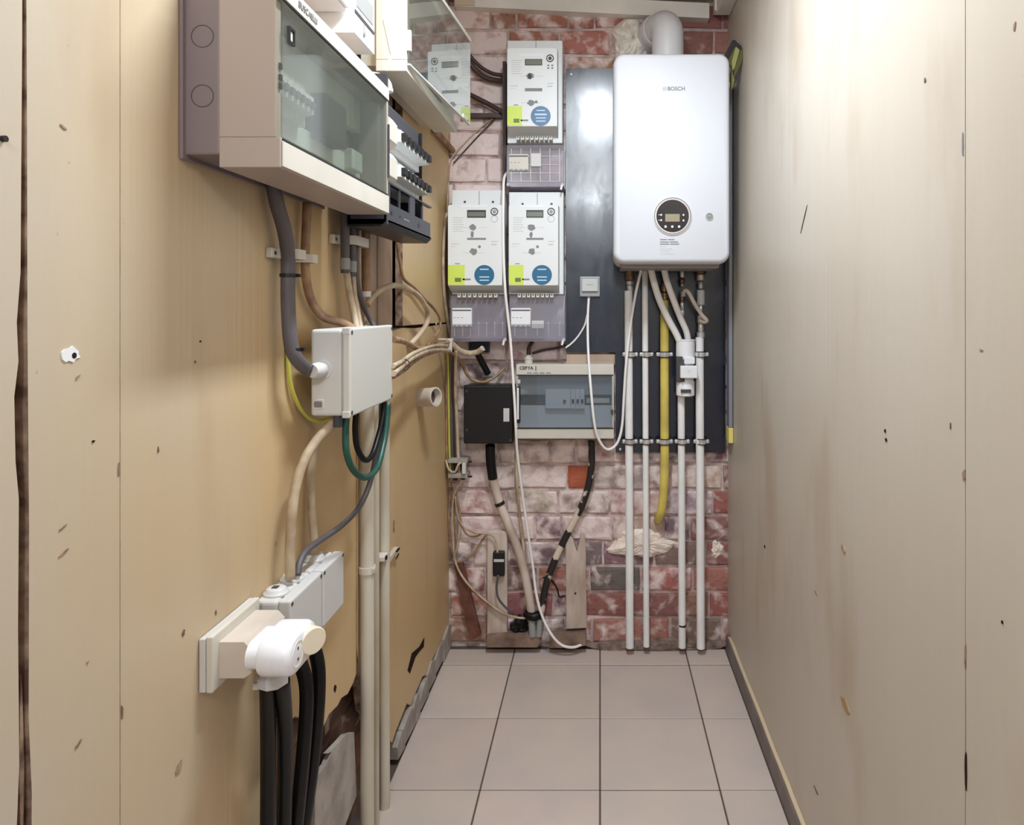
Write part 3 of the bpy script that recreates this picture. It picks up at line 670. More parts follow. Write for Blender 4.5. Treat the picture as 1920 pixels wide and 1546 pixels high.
lathe('body', (-.472, 1.084, .811), (1, -.75, 0), [(0, .017), (.012, .018), (.034, .0205), (.038, .0205), (.0395, .019)], mat('plug_beige', (234, 222, 200), .4), pc, 26)
box('vent_slot', -.470, -.464, 1.060, 1.0625, .814, .823, M_dgrey, pc); disc('screw', (-.468, 1.064, .800), (-.6, -1, 0), .003, .002, M_dgrey, pc, 10)
hg = thing('hose_coupling', (-.545, 1.10, .745), 'grey hexagonal coupling under the white adapter, above black cables', 'coupling')
lathe('collar', (-.522, 1.098, .756), (0, 0, -1), [(0, .020), (.012, .020), (.016, .024), (.030, .024), (.034, .018)], M_greyp, hg, 8, False)
box('tie_tail', -.548, -.540, 1.085, 1.090, .722, .732, M_greyp, hg)

def cable(name, pts, r, m, label, cat='cable', group=None, n=10, **k):
    return tag(tube(name, pts, r, m, None, n, **k), label, cat, group)
# black supply cables going down into the hole in the wall
cable('black_cable', [(-.532, 1.100, .735), (-.550, 1.140, .60), (-.563, 1.165, .4), (-.568, 1.17, .2), (-.580, 1.18, .01)], .0125, M_blackcab, 'left one of two straight black cables below the grey coupling')
cable('black_cable', [(-.510, 1.102, .735), (-.533, 1.165, .60), (-.554, 1.205, .4), (-.566, 1.22, .2), (-.580, 1.225, .01)], .0125, M_blackcab, 'right one of two straight black cables below the grey coupling')
cable('black_cable', [(-.555, 1.235, .735), (-.545, 1.238, .70), (-.528, 1.237, .64), (-.533, 1.235, .52), (-.550, 1.235, .36), (-.575, 1.23, .20), (-.60, 1.22, .02)], .0125, M_blackcab, 'bowed black cable, left of the pair curving below the round plug')
cable('black_cable', [(-.555, 1.275, .735), (-.535, 1.28, .70), (-.522, 1.278, .64), (-.528, 1.275, .52), (-.548, 1.27, .36), (-.575, 1.27, .20), (-.60, 1.27, .02)], .0125, M_blackcab, 'bowed black cable, right of the pair curving below the round plug')

# conduits running to the floor
def vpipe(name, x, y, z0, z1, r, m, label, cat='pipe', group=None): 
    return tag(lathe(name, (x, y, z0), (0, 0, 1), [(0, r), (z1-z0, r)], m, None, 18), label, cat, group)
c1 = vpipe('conduit', -.570, 1.685, 0.0, 1.12, .0165, M_conduit, 'thickest cream conduit running from junction box to floor on the left wall')
vpipe('conduit', -.575, 1.762, 0.0, 1.18, .0095, M_conduit, 'thin stained conduit between the two thicker cream conduits')
vpipe('conduit', -.572, 1.825, 0.0, 1.21, .0145, M_conduit, 'farther thick cream conduit, right of the thin one on the left wall')
sd = thing('pipe_saddle', (-.57, 1.685, .66), 'cream saddle clip around the thickest conduit', 'pipe clip')
zz = L(686, 1085, -.553).z
annulus('band', (-.570, 1.685, zz-.008), (0, 0, 1), .0168, .0195, .016, M_cream, sd); box('slot', -.5535, -.5495, 1.672, 1.688, zz-.005, zz+.005, M_beigep, sd)
sd = thing('pipe_saddle', (-.57, 1.79, .66), 'small open saddle clip between the conduits', 'pipe clip')
zz = L(706, 1065, -.556).z
box('foot', XL, -.556, 1.772, 1.808, zz-.006, zz+.006, M_cream, sd, .001, 1); lathe('screw', (-.556, 1.785, zz), (1, 0, 0), [(0, .006), (.003, .006), (.003, .003), (.001, .003)], M_crack, sd, 14)
sd = thing('wall_nail_clip', (-.585, 1.91, .6), 'pale pointed nail clip right of the farther conduit', 'pipe clip')
v = L(737, 1041, -.58); prism('clip', [(v.y-.03, v.z-.008), (v.y+.045, v.z+.005), (v.y+.045, v.z+.009), (v.y-.03, v.z+.006)], 'X', XL, XL+.012, M_beigep, sd); box('nail', XL+.004, XL+.016, v.y+.02, v.y+.045, v.z+.002, v.z+.006, M_crack, sd)

# pipe stub
st = thing('pipe_stub', (XL, 2.25, 1.02), 'cream open pipe stub sticking out of the left wall', 'pipe')
sa = Vector((XL, 2.235, 1.032)); sx = Vector((1, -.42, .10)).normalized()
lathe('pipe', sa-sx*.004, sx, [(0, .030), (.062, .030), (.064, .031), (.074, .031), (.074, .026), (.03, .025)], M_beigep, st, 26); disc('bore', sa+sx*.045, sx, .025, .002, M_dbrown, st)

# ------------------------------------------------------------------ cables of the left wall
cable('grey_cable', [L(512, 345, -.568), L(520, 385, -.566), L(533, 430, -.564), L(540, 480, -.564), L(540, 560, -.564), L(545, 640, -.560), L(556, 672, -.553), L(576, 692, -.545), (-.5365, 1.281, 1.206)], .0125, M_greycab, 'thick dark grey cable from the big board down into the junction box gland', k=9, n=16)
for py, lab in ((516, 'upper black tie around the thick dark grey cable'), (655, 'lower black tie around the thick dark grey cable')):
    c = L(540 if py < 600 else 549, py, -.564 if py < 600 else -.558); t = thing('cable_tie', c, lab, 'cable tie', 'ties on the thick grey cable')
    annulus('strap', c-Vector((0, 0, .003)), (0, 0, 1), .0127, .0142, .006, M_black, t, 20); box('tie_head', c.x+.010, c.x+.019, c.y+.004, c.y+.011, c.z-.003, c.z+.003, M_black, t)
def saddle(pl, pr, py, h, lab, X=-.575, thick=.038):
    a = L(pl, py, X); b = L(pr, py, X); c = (a+b)/2
    t = thing('cable_saddle', (XL, c.y, c.z), lab, 'pipe clip', 'cream cable saddles under the big board')
    box('foot', XL+.0005, XL+.012, a.y-.022, a.y+.004, c.z-h/2, c.z+h/2, M_cream, t, .002); disc('screw', (XL+.012, a.y-.010, c.z), (1, 0, 0), .0035, .0015, M_dgrey, t, 10)
    prism('strap', [(XL+.001, a.y), (XL+.012, a.y-.002), (XL+thick, a.y+.014), (XL+thick, b.y-.010), (XL+thick-.008, b.y), (XL+.001, b.y), (XL+.001, b.y-.004), (XL+thick-.012, b.y-.006), (XL+thick-.005, b.y-.014), (XL+thick-.005, a.y+.016), (XL+.012, a.y+.004)], 'Z', c.z-h/2, c.z+h/2, M_cream, t)
saddle(524, 551, 477, .018, 'cream saddle clip over the thick dark grey cable', thick=.042)
saddle(560, 580, 485, .016, 'cream saddle clip over the brown cable', thick=.036)
saddle(636, 668, 453, .020, 'cream saddle clip over the dark conduits beside the brown cable', thick=.048)
cable('brown_cable', [L(576, 380, -.572), L(574, 430, -.572), L(572, 490, -.572), L(577, 540, -.572), L(590, 575, -.572), L(610, 596, -.570), L(640, 604, -.560), L(664, 616, -.545)], .0085, M_browncab, 'brown cable curving from the big board to the top of the junction box', n=12)
cable('dark_conduit', [L(647, 395, -.560), L(647, 450, -.562), L(647, 512, -.562)], .0095, M_greycab, 'dark grey conduit on the left under the three-cable saddle', n=12)
cable('dark_conduit', [L(661, 400, -.556), L(661, 460, -.556), L(661, 518, -.556)], .0075, M_greycab, 'slimmer dark grey conduit on the right under the three-cable saddle', n=12)
for a, b, pa, lab in ((647, .0108, 505, 'grey sleeve at the end of the left dark conduit'), (661, .0088, 510, 'grey sleeve at the end of the slimmer dark conduit')):
    c = L(a, pa, -.562 if a == 647 else -.556); tag(lathe('sleeve', c, (0, 0, 1), [(0, b), (.024, b), (.026, b-.002)], M_grey, None, 14), lab, 'sleeve')
cable('beige_cable', [L(649, 505, -.562), L(655, 545, -.56), L(664, 590, -.553), L(669, 620, -.545)], .0075, M_beigecab, 'beige cable from the left dark conduit into the junction box top')
cable('beige_cable', [L(662, 512, -.556), L(665, 550, -.553), L(672, 592, -.548), L(678, 620, -.54)], .0055, M_beigecab, 'thin beige cable from the slimmer dark conduit into the junction box top')
cable('grey_cable', [L(668, 420, -.566), L(668, 480, -.566), L(670, 530, -.564), L(680, 570, -.56), L(694, 598, -.55), L(706, 620, -.535)], .0062, M_greycab, 'slim grey cable bending to the right-hand top of the junction box')
cable('beige_cable', [L(673, 430, -.574), L(674, 500, -.574), L(676, 560, -.572), L(684, 600, -.565), L(690, 625, -.55)], .004, M_beigecab, 'thin pale cable right of the slim grey cable')
t = thing('brown_conduit', L(686, 545, -.578), 'brown conduit with white end cap behind the slim grey cable', 'conduit')
cyl('pipe', L(686, 548, -.578), L(686, 430, -.578), .0105, M_browncab, t); cyl('end_cap', L(686, 556, -.578), L(686, 546, -.578), .0122, M_white, t)
cable('beige_cable', [L(688, 572, -.580), L(697, 558, -.578), L(714, 544, -.57), L(738, 535, -.56), L(762, 540, -.55), L(786, 556, -.545), L(801, 582, -.545), L(800, 606, -.55), L(784, 630, -.565), L(767, 648, -.58)], .008, M_beigecab, 'beige cable arching in a loop right of the junction box', n=12)
cable('brown_wire', [L(744, 450, -.585), L(750, 490, -.58), L(757, 522, -.578), L(776, 538, -.575), L(796, 560, -.57), L(815, 580, -.565), L(825, 598, -.563), L(824, 616, -.565), L(812, 636, -.572), L(802, 648, -.58)], .0048, M_browncab, 'thin brown wire winding down from the black open board')
cable('beige_cable', [L(838, 395, -.583), L(833, 440, -.583), L(831, 500, -.583), L(834, 560, -.583), L(840, 605, -.583), L(846, 640, -.583)], .006, M_beigecab, 'pale vertical cable left of the left-hand smart meter')
cable('brown_cable', [B(738, 636, 1.59), B(757, 640, 1.75), B(772, 648, 1.9), B(790, 654, 2.05), B(812, 650, 2.2), B(832, 644, 2.38), B(842, 640, 2.48)], .0075, M_browncab, 'brown cable from the junction box side to the white clip')
cable('beige_cable', [B(737, 700, 1.57), B(752, 688, 1.68), B(768, 674, 1.8), B(786, 664, 1.95), B(806, 657, 2.12), B(826, 656, 2.3), B(842, 658, 2.46)], .0075, M_beigecab, 'upper beige cable sweeping from the junction box side to the clip')
cable('beige_cable', [B(737, 686, 1.57), B(754, 677, 1.69), B(772, 664, 1.83), B(792, 655, 2.0), B(816, 648, 2.2), B(840, 648, 2.44)], .0055, M_beigecab, 'thin beige cable lying over the sweeping ones beside the clip')
cable('brown_cable', [B(737, 706, 1.58), B(758, 693, 1.74), B(778, 676, 1.92), B(800, 664, 2.1), B(828, 657, 2.34), B(850, 664, 2.5), B(866, 682, 2.58), B(876, 702, 2.62), B(890, 713, 2.63), B(908, 716, 2.63), B(928, 706, 2.64), B(946, 690, 2.66)], .0058, M_browncab, 'long brown cable swinging past the clip to above the black box', n=10)
t = thing('cable_tie', B(760, 684, 1.72), 'dark tie holding the cables beside the junction box', 'cable tie')
annulus('strap', B(757, 684, 1.70), (B(765, 679, 1.78)-B(755, 686, 1.68)), .013, .015, .006, M_dbrown, t, 16); box('tie_head', -.497, -.487, 1.70, 1.706, 1.162, 1.168, M_black, t)
t = thing('cable_bracket', B(845, 648, 2.47), 'white clip bracket in the corner below the left-hand smart meter', 'bracket')
a, b = B(838, 634, 2.47), B(848, 662, 2.47)
box('plate', a.x, b.x, 2.462, 2.468, b.z, a.z, M_cream, t, .001, 1); box('arm', a.x-.03, a.x+.004, 2.462, 2.472, a.z-.006, a.z, M_cream, t, .001, 1)
t = thing('cut_cable', B(900, 656, 2.58), 'thick beige cable ending in a cut stub below the left meter', 'cable')
tube('sheath', [B(848, 645, 2.48), B(862, 657, 2.52), B(878, 662, 2.56), B(894, 660, 2.56), B(905, 653, 2.55)], .0105, M_beigecab, t, 14); cyl('cut_end', B(904, 653.6, 2.55), B(906, 652.4, 2.549), .0108, M_greyp, t)
# wire bundle going down the corner
for i, (dx, m_, r_, lab) in enumerate(((836, M_browncab, .004, 'brown wire at the left of the corner bundle'), (840, M_ygcab, .0045, 'yellow-green earth wire in the corner bundle'), (844, M_greycab, .004, 'grey wire in the middle of the corner bundle'), (848, M_dbrown, .0042, 'dark brown wire in the corner bundle'), (853, M_beigecab, .0062, 'pale wire at the right of the corner bundle'))):
    cable('corner_wire', [B(dx-2+i, 655, 2.50), B(dx+i*.3, 690, 2.55), B(dx+1, 740, 2.60), B(dx+1+i*.8, 790, 2.62), B(dx+2+i, 850, 2.63), B(dx+6+i*.5, 900, 2.64)], r_, m_, lab, 'wire', 'wires running down the rear left corner')
t = thing('wire_bracket', B(860, 878, 2.62), 'grimy bracket with looped wire in the corner left of the black box', 'bracket')
for py in (858, 886):
    a, b = B(842, py, 2.62), B(878, py+8, 2.62); box('bar', a.x, b.x, 2.60, 2.66, b.z, a.z, M_plaster, t, .002, 1)
a, b = B(868, 866, 2.61), B(875, 886, 2.61); box('post', a.x, b.x, 2.59, 2.61, b.z, a.z, M_greyp, t, .001, 1)
tube('loop', [B(836, 862, 2.61), B(842, 880, 2.60), B(853, 884, 2.60), B(860, 870, 2.60), B(872, 864, 2.61)], .004, M_beigecab, t); box('back', B(842, 0, 2.67).x, B(872, 0, 2.67).x, 2.662, 2.68, B(0, 898, 2.67).z, B(0, 858, 2.67).z, M_dbrown, t)
for py in (865, 893): cyl('screw', B(876, py, 2.63), B(884, py, 2.61), .004, M_dbrown, t, 10)
cable('beige_wire', [B(866, 900, 2.62), B(852, 925, 2.64), B(848, 960, 2.65), B(850, 1010, 2.655), B(853, 1050, 2.66), B(870, 1085, 2.65), B(900, 1117, 2.645), B(940, 1147, 2.64), B(975, 1158, 2.63), B(1004, 1154, 2.63)], .0042, M_beigecab, 'long pale wire drooping from the corner to the foot of the rear wall', 'wire')
cable('brown_wire', [B(846, 905, 2.65), B(842, 950, 2.66), B(843, 1000, 2.66), B(852, 1045, 2.665), B(862, 1052, 2.665), B(885, 1040, 2.67), B(900, 1018, 2.67), B(912, 1002, 2.66)], .0036, M_browncab, 'brown wire hanging in the corner and rising to the tall plank', 'wire')
cable('beige_wire', [B(853, 930, 2.65), B(858, 965, 2.66), B(868, 985, 2.66), B(888, 997, 2.655), B(912, 1000, 2.645), B(926, 1006, 2.64), B(931, 1022, 2.635), B(933, 1036, 2.625)], .0036, M_beigecab, 'pale wire running into the black connector on the plank', 'wire')
cable('brown_wire', [B(858, 935, 2.65), B(866, 985, 2.665), B(878, 1003, 2.665), B(893, 1005, 2.66), B(906, 998, 2.65)], .0036, M_browncab, 'short brown wire beside the one to the plank connector', 'wire')
cable('grey_wire', [B(934, 1078, 2.62), B(931, 1100, 2.63), B(935, 1122, 2.63), B(950, 1140, 2.635), B(962, 1148, 2.64)], .0042, M_greycab, 'grey wire leaving the black connector downwards', 'wire')

# below the junction box
cable('yellow_green_wire', [L(540, 640, -.585), L(541, 690, -.584), L(547, 730, -.583), L(563, 765, -.58), L(582, 785, -.575), L(603, 789, -.565), L(622, 783, -.55)], .0042, M_ygcab, 'yellow-green earth wire looping under the big junction box', 'wire')
cable('beige_cable', [B(640, 772, 1.36), B(622, 795, 1.34), B(596, 822, 1.31), B(572, 860, 1.285), B(555, 910, 1.265), B(547, 970, 1.25), B(544, 1030, 1.245), B(544, 1085, 1.24)], .0088, M_beigecab, 'thick beige cable bowing from the junction box to the near surface box', n=14)
cable('beige_cable', [B(650, 772, 1.42), B(628, 790, 1.42), B(602, 815, 1.40), B(588, 850, 1.385), B(583, 900, 1.375), B(585, 960, 1.37), B(589, 1010, 1.365), B(592, 1055, 1.36)], .0078, M_beigecab, 'second beige cable straight down to the far surface box', n=14)
cable('green_cable', [B(650, 775, 1.34), B(648, 810, 1.34), B(650, 848, 1.34), B(662, 880, 1.36), B(685, 895, 1.40), B(706, 878, 1.46), B(718, 838, 1.51), B(725, 795, 1.54), B(728, 755, 1.55)], .0065, M_greencab, 'green cable hanging in a deep U under the junction box', n=12)
cable('green_cable', [B(668, 770, 1.40), B(666, 805, 1.40), B(670, 840, 1.41), B(684, 862, 1.44), B(698, 852, 1.48), B(710, 815, 1.52), B(718, 780, 1.54), B(720, 750, 1.55)], .006, M_blackcab, 'black cable hanging in a shallower U inside the green one', n=12)
cable('grey_cable', [B(716, 752, 1.56), B(714, 800, 1.57), B(704, 860, 1.60), B(692, 910, 1.60), B(672, 952, 1.55), B(640, 985, 1.45), B(604, 1010, 1.36), B(575, 1032, 1.30), B(562, 1055, 1.27), B(558, 1078, 1.255)], .0062, M_greycab, 'slim grey cable sagging from the junction box across to the surface boxes', n=10)
t = thing('cable_gland', B(592, 1045, 1.36), 'white gland nut on top of the far surface box', 'gland')
lathe('nut', B(592, 1062, 1.36), (0, 0, 1), [(0, .013), (.014, .013), (.016, .010), (.024, .009)], M_white, t, 8, False); lathe('thread', B(592, 1062, 1.36)-Vector((0, 0, .012)), (0, 0, 1), [(0, .009), (.013, .009)], M_white, t, 14)

# ------------------------------------------------------------------ rear wall: navy board, boiler, flue
YP = 2.662                                        # front of the navy board
nb = tag(prism('backing_board', [(B(a, 0, YP).x, B(0, b, YP).z) for a, b in ((1061, 128), (1360, 128), (1360, 848), (1154, 848), (1154, 660), (1061, 660))], 'Y', YP, YP+.016, M_navy), 'dark navy glossy backing board behind the boiler and pipes', 'board')
for px, py in ((1071, 139), (1163, 842)):
    c = B(px, py, YP); lathe('screw', c, (0, -1, 0), [(0, .0052), (.002, .005), (.003, .003)], M_chrome, nb, 14)
bt = tag(box('timber_batten', B(1062, 0, 2.672).x, B(1153, 0, 2.672).x, 2.660, 2.688, B(0, 683, 2.67).z, B(0, 664, 2.67).z, M_pink, None, .002), 'pinkish timber batten under the navy board, above the small fuse box', 'batten')

bo = thing('boiler', (.245, 2.5, 1.47), 'white wall-hung combi boiler with round display', 'boiler')
YF = 2.345; X0, X1 = B(1150, 0, YF).x, B(1370, 0, YF).x; Z1, Z0 = B(0, 98, YF).z, B(0, 494, YF).z
rprism('casing', X0, X1, Z0, Z1, .038, 'Y', [(2.655, .004), (2.40, .004), (2.399, 0), (2.372, 0), (2.357, .0025), (2.349, .008), (2.345, .016)], M_boiler, bo, 8)
boc = bo.children[0]
for p in boc.data.polygons: p.use_smooth = len(p.vertices) == 4
boc.data.set_sharp_from_angle(angle=math.radians(38))
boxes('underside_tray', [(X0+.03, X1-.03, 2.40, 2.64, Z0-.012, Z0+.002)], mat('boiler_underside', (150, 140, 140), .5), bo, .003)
boxes('edge_gasket', [(X0+.004, X1-.004, 2.3975, 2.401, Z0+.04, Z1-.04)], M_grey, bo)
c = B(1261, 405, YF); 
annulus('display_bezel', c, (0, -1, 0), .0555, .0655, .004, mat('bezel_silver', (206, 198, 196), .3, metal=.3), bo, 48); annulus('bezel_groove', c, (0, -1, 0), .0605, .0625, .0045, M_dgrey, bo, 48)
dg = disc('display_glass', c, (0, -1, 0), .0556, .002, mat('display_black', (38, 30, 30), .18), bo, 48)
slab('lcd', c.x-.025, c.x+.024, c.z-.019, c.z+.007, YF-.002, .0008, mat('lcd_olive', (150, 140, 112), .3), dg)
for dx, dz in ((-.039, .004), (-.039, -.014), (.037, .004), (.037, -.015), (-.024, -.036), (-.001, -.036), (.022, -.036)): disc('touch_button', (c.x+dx, YF-.002, c.z+dz), (0, -1, 0), .0032 if dz > -.03 else .0042, .0008, M_white, dg, 12)
for dx, dz in ((-.046, .004), (-.046, -.014)): disc('touch_button', (c.x+dx, YF-.002, c.z+dz), (0, -1, 0), .002, .0008, M_greyp, dg, 10)
k = B(1330, 406, YF); kn = lathe('pressure_gauge', k, (0, -1, 0), [(0, .0125), (.002, .0125), (.0025, .010), (.001, .0095), (.0015, .004), (.003, .003)], M_grey, bo, 24); annulus('gauge_rim', k, (0, -1, 0), .0122, .0135, .003, M_greyp, kn)
text('lettering', 'BOSCH', .0185, B(1268, 166.5, YF-.0002), FRONT, M_ink, bo, bold=.0004)
e = B(1246, 166.5, YF); lg = annulus('logo_ring', e, (0, -1, 0), .0062, .0070, .0005, M_ink, bo, 24)
boxes('logo_bars', [(e.x-.0032, e.x-.0022, YF-.0005, YF, e.z-.004, e.z+.004), (e.x+.0022, e.x+.0032, YF-.0005, YF, e.z-.004, e.z+.004), (e.x-.0022, e.x+.0022, YF-.0005, YF, e.z-.0005, e.z+.0005)], M_ink, lg)
tl = []
for i, (w, py, hh) in enumerate(((27, 449, 2), (34, 453.5, 2), (36, 457.5, 2), (12, 462, 1.4), (23, 466, 1), (20, 469, 1), (18, 472, 1), (27, 476, 1.6))):
    a = B(1237.5, py-hh/2, YF); b = B(1237.5+w, py+hh/2, YF); gap = (a.x+b.x)/2
    if i < 3: tl += [(a.x, gap-.001, YF-.0005, YF, b.z, a.z), (gap+.002, b.x, YF-.0005, YF, b.z, a.z)]
    else: tl += [(a.x, b.x, YF-.0004, YF, b.z, a.z)]
boxes('printed_lines', tl[:6], M_ink, bo); boxes('printed_lines', tl[6:], M_inkl, bo)

fu = thing('flue_elbow', B(1252, 98, 2.54), 'pale grey flue elbow on top of the boiler turning into the wall', 'flue')
fb = B(1252, 98, 2.54); rf = .0585
lathe('socket', (fb.x, 2.54, Z1-.004), (0, 0, 1), [(0, .064), (.018, .064), (.020, .0605), (.024, .0585)], M_flue, fu, 36)
zc = 2.335
tube('elbow', [(fb.x, 2.54, Z1+.01), (fb.x, 2.54, zc-.02), (fb.x-.002, 2.546, zc+.012), (fb.x-.010, 2.566, zc+.034), (fb.x-.024, 2.60, zc+.040), (fb.x-.034, 2.625, zc+.040)], rf, M_flue, fu, 32, 8)
lathe('collar', (fb.x-.030, 2.612, zc+.040), (-.38, 1, 0), [(0, .061), (.010, .0635), (.022, .0635), (.026, .060), (.09, .060)], M_flue, fu, 32)
def lumpy(name, cx, cz, rx, rz, y, depth, m, seed, parent=None, nu=36, nv=9):
    q = random.Random(seed); ph = [q.uniform(0, 6.28) for _ in range(8)]; vs = []; fs = []
    for j in range(nv):
        t = j/(nv-1)
        for i in range(nu):
            a = 2*math.pi*i/nu
            k = 1+.13*math.sin(3*a+ph[0])+.08*math.sin(5*a+ph[1])+.05*math.sin(9*a+ph[2])+.03*q.uniform(-1, 1)
            rr = k*math.cos(t*math.pi/2)**.6
            vs.append((cx+rx*rr*math.cos(a), y-depth*math.sin(t*math.pi/2)*(1+.3*math.sin(4*a+ph[3]+3*t)*(1-t))+q.uniform(-.003, .003), cz+rz*rr*math.sin(a)))
    for j in range(nv-1):
        for i in range(nu): fs.append([j*nu+i, j*nu+(i+1) % nu, (j+1)*nu+(i+1) % nu, (j+1)*nu+i])
    fs.append(list(range(nu))); fs.append(list(range((nv-1)*nu, nv*nu)))
    return link_obj(name, vs, fs, m, parent)
a = B(1186, 78, 2.69); tag(lumpy('expanding_foam', a.x, a.z, .085, .085, 2.70, .055, M_foam, 4), 'cream expanding foam in the wall beside the flue elbow', 'foam')
a = B(1203, 1018, 2.69); tag(lumpy('plaster_patch', a.x, a.z, .125, .062, 2.705, .035, mat('lumpy_plaster', (252, 242, 230), .85, var=.25, vscale=24, col2=(226, 206, 190), bump=.8, bscale=60), 9), 'white lumpy plaster patch on the bricks behind the pipes', 'plaster')
a = B(1345, 1030, 2.69); tag(lumpy('plaster_patch', a.x, a.z, .026, .034, 2.70, .02, MATS['lumpy_plaster'], 13), 'small white plaster lump by the right wall', 'plaster')

# pipes under the boiler
YQ = 2.625; PX = lambda px: B(px, 0, YQ).x
PZ = lambda py: B(0, py, YQ).z
def hpipe(px, y0, y1, w, m, label, fit=None, name='heating_pipe', bend=None):
    t = thing(name, (PX(px), YQ, PZ(y1)), label, 'pipe', 'pipes under the boiler')
    r = w/2/F*YQ
    if bend: tube('pipe', [(PX(px), YQ, PZ(y0)), (PX(px), YQ, PZ((y0+y1)/2))]+bend, r, m, t, 18, 6)
    else: cyl('pipe', (PX(px), YQ, PZ(y1)), (PX(px+(y0-y1)*0.004), YQ, PZ(y0)), r, m, t, 20)
    for (a, b, ww, mm) in (fit or []): lathe('fitting', (PX(px), YQ, PZ(b)), (0, 0, 1), [(0, ww*.8/2/F*YQ), (.003, ww/2/F*YQ), (PZ(a)-PZ(b)-.003, ww/2/F*YQ), (PZ(a)-PZ(b), ww*.8/2/F*YQ)], mm, t, 12)
    return t
zf = 0.0
p1 = hpipe(1181, 545, 1213, 15, M_pipe, 'leftmost white pipe under the boiler, thick', [(500, 526, 18, M_brass), (526, 534, 14, M_chrome), (534, 546, 12, M_chrome)])
p2 = hpipe(1212, 499, 1211, 11.5, M_pipe, 'second white pipe from the left under the boiler, slimmest', name='heating_pipe')
p3 = hpipe(1246, 590, 980, 16.5, M_yellow, 'yellow gas pipe under the boiler ending in the wall', [(498, 530, 9, M_dgrey), (530, 548, 14, M_brass), (548, 562, 18, M_brass), (562, 592, 15, M_yellow)], name='gas_pipe', bend=[(PX(1246), YQ, PZ(880)), (PX(1242), YQ, PZ(945)), (PX(1238), YQ+.02, PZ(968)), (PX(1236), YQ+.06, PZ(984))])
p4 = hpipe(1279, 742, 1213, 13.5, M_pipe, 'white pipe below the white filter cylinder', [(505, 520, 9, M_chrome), (521, 532, 10, M_brass), (532, 537, 6, M_chrome), (552, 566, 10, M_brass), (566, 580, 8, M_chrome), (580, 592, 10, M_chrome)], name='heating_pipe')
p5 = hpipe(1314, 632, 1214, 15.5, M_pipe, 'rightmost white pipe under the boiler beside the right wall', [(500, 514, 20, M_brass), (514, 526, 16, M_chrome), (528, 541, 10, M_chrome), (543, 572, 15, M_greyp), (572, 588, 8, M_chrome), (590, 606, 14, M_chrome), (606, 622, 11, M_chrome), (622, 634, 15, M_chrome)])
cyl('joint_ring', (PX(1279.5), YQ, PZ(1173)), (PX(1279.5), YQ, PZ(1170)), .0150, M_black, p4)
# clamps on the board
for px, py, w in ((1181.5, 664, 15), (1212, 664, 12), (1246, 664, 17), (1314, 664, 15.5), (1181, 827, 15), (1212, 827, 12), (1246, 827, 17), (1279, 827, 14), (1315, 827, 15.5)):
    who = {1181.5: 'leftmost pipe', 1181: 'leftmost pipe', 1212: 'slim second pipe', 1246: 'yellow pipe', 1279: 'pipe below the filter', 1314: 'rightmost pipe', 1315: 'rightmost pipe'}[px]
    c = Vector((PX(px), YQ, PZ(py))); t = thing('pipe_clamp', c, ('upper' if py < 700 else 'lower')+' grey metal clamp around the '+who, 'pipe clamp', 'pipe clamps on the navy board'); r = w/2/F*YQ
    annulus('band', c-Vector((0, 0, .010)), (0, 0, 1), r+.0004, r+.003, .020, M_chrome, t, 24)
    for s in (.0085, -.0115): annulus('rubber_lining', c+Vector((0, 0, s)), (0, 0, 1), r+.0004, r+.0042, .003, M_black, t, 24)
    for sx in (-1, 1):
        e = c+Vector((sx*(r+.008), 0, 0)); lug = box('lug', e.x-.007, e.x+.007, e.y-.006, e.y+.006, e.z-.008, e.z+.008, M_chrome, t, .0045, 3)
    cyl('stud', c+Vector((0, r, 0)), (c.x, YP, c.z), .005, M_chrome, t, 10)
# hoses, filter, lever
cable('drain_hose', [B(1219, 494, 2.56), B(1224, 520, 2.57), B(1235, 558, 2.58), B(1252, 596, 2.58), B(1268, 626, 2.59), B(1276, 645, 2.60)], .0125, M_whitecab, 'left of two white hoses bending into the filter cylinder', 'hose', 'white drain hoses', n=16)
cable('drain_hose', [B(1243, 494, 2.56), B(1250, 525, 2.57), B(1262, 560, 2.585), B(1276, 596, 2.60), B(1287, 622, 2.61), B(1291, 645, 2.615)], .0120, M_whitecab, 'right of two white hoses bending into the filter cylinder', 'hose', 'white drain hoses', n=16)
fi = thing('filter_cylinder', B(1285, 742, 2.60), 'white filter cylinder with clip-on boxes below the hoses', 'filter')
fc = B(1285, 742, 2.605); zt_ = B(0, 636, 2.605).z
lathe('cup', (fc.x, 2.605, B(0, 672, 2.605).z), (0, 0, 1), [(0, .0355), (zt_-B(0, 672, 2.605).z-.005, .0355), (zt_-B(0, 672, 2.605).z-.004, .0372), (zt_-B(0, 672, 2.605).z, .0372), (zt_-B(0, 672, 2.605).z, .033), (.02, .032)], M_white, fi, 32)
lathe('body', (fc.x, 2.605, fc.z), (0, 0, 1), [(0, .028), (.004, .0345), (.055, .0345), (.060, .031), (.14, .031)], M_white, fi, 32)
a, b = B(1268, 668, 2.572), B(1284, 716, 2.572); box('dark_frame', a.x, b.x, 2.572, 2.59, b.z, a.z, M_dgrey, fi, .002)
a, b = B(1283, 670, 2.560), B(1303, 682, 2.560); box('clip_box', a.x, b.x, 2.560, 2.585, b.z, a.z, M_white, fi, .002)
a, b = B(1276, 686, 2.548), B(1308, 709, 2.548); cbx = box('clip_box', a.x, b.x, 2.548, 2.585, b.z, a.z, M_white, fi, .003); c = B(1292, 697, 2.548); boxes('printed_lines', [(c.x-.009, c.x+.009, 2.5476, 2.5485, c.z+.002, c.z+.0035), (c.x-.006, c.x+.006, 2.5476, 2.5485, c.z-.004, c.z-.003)], M_inkl, cbx)
a, b = B(1277, 730, 2.566), B(1296, 736, 2.566); box('slot', a.x, b.x, 2.566, 2.58, b.z, a.z, M_dgrey, fi)
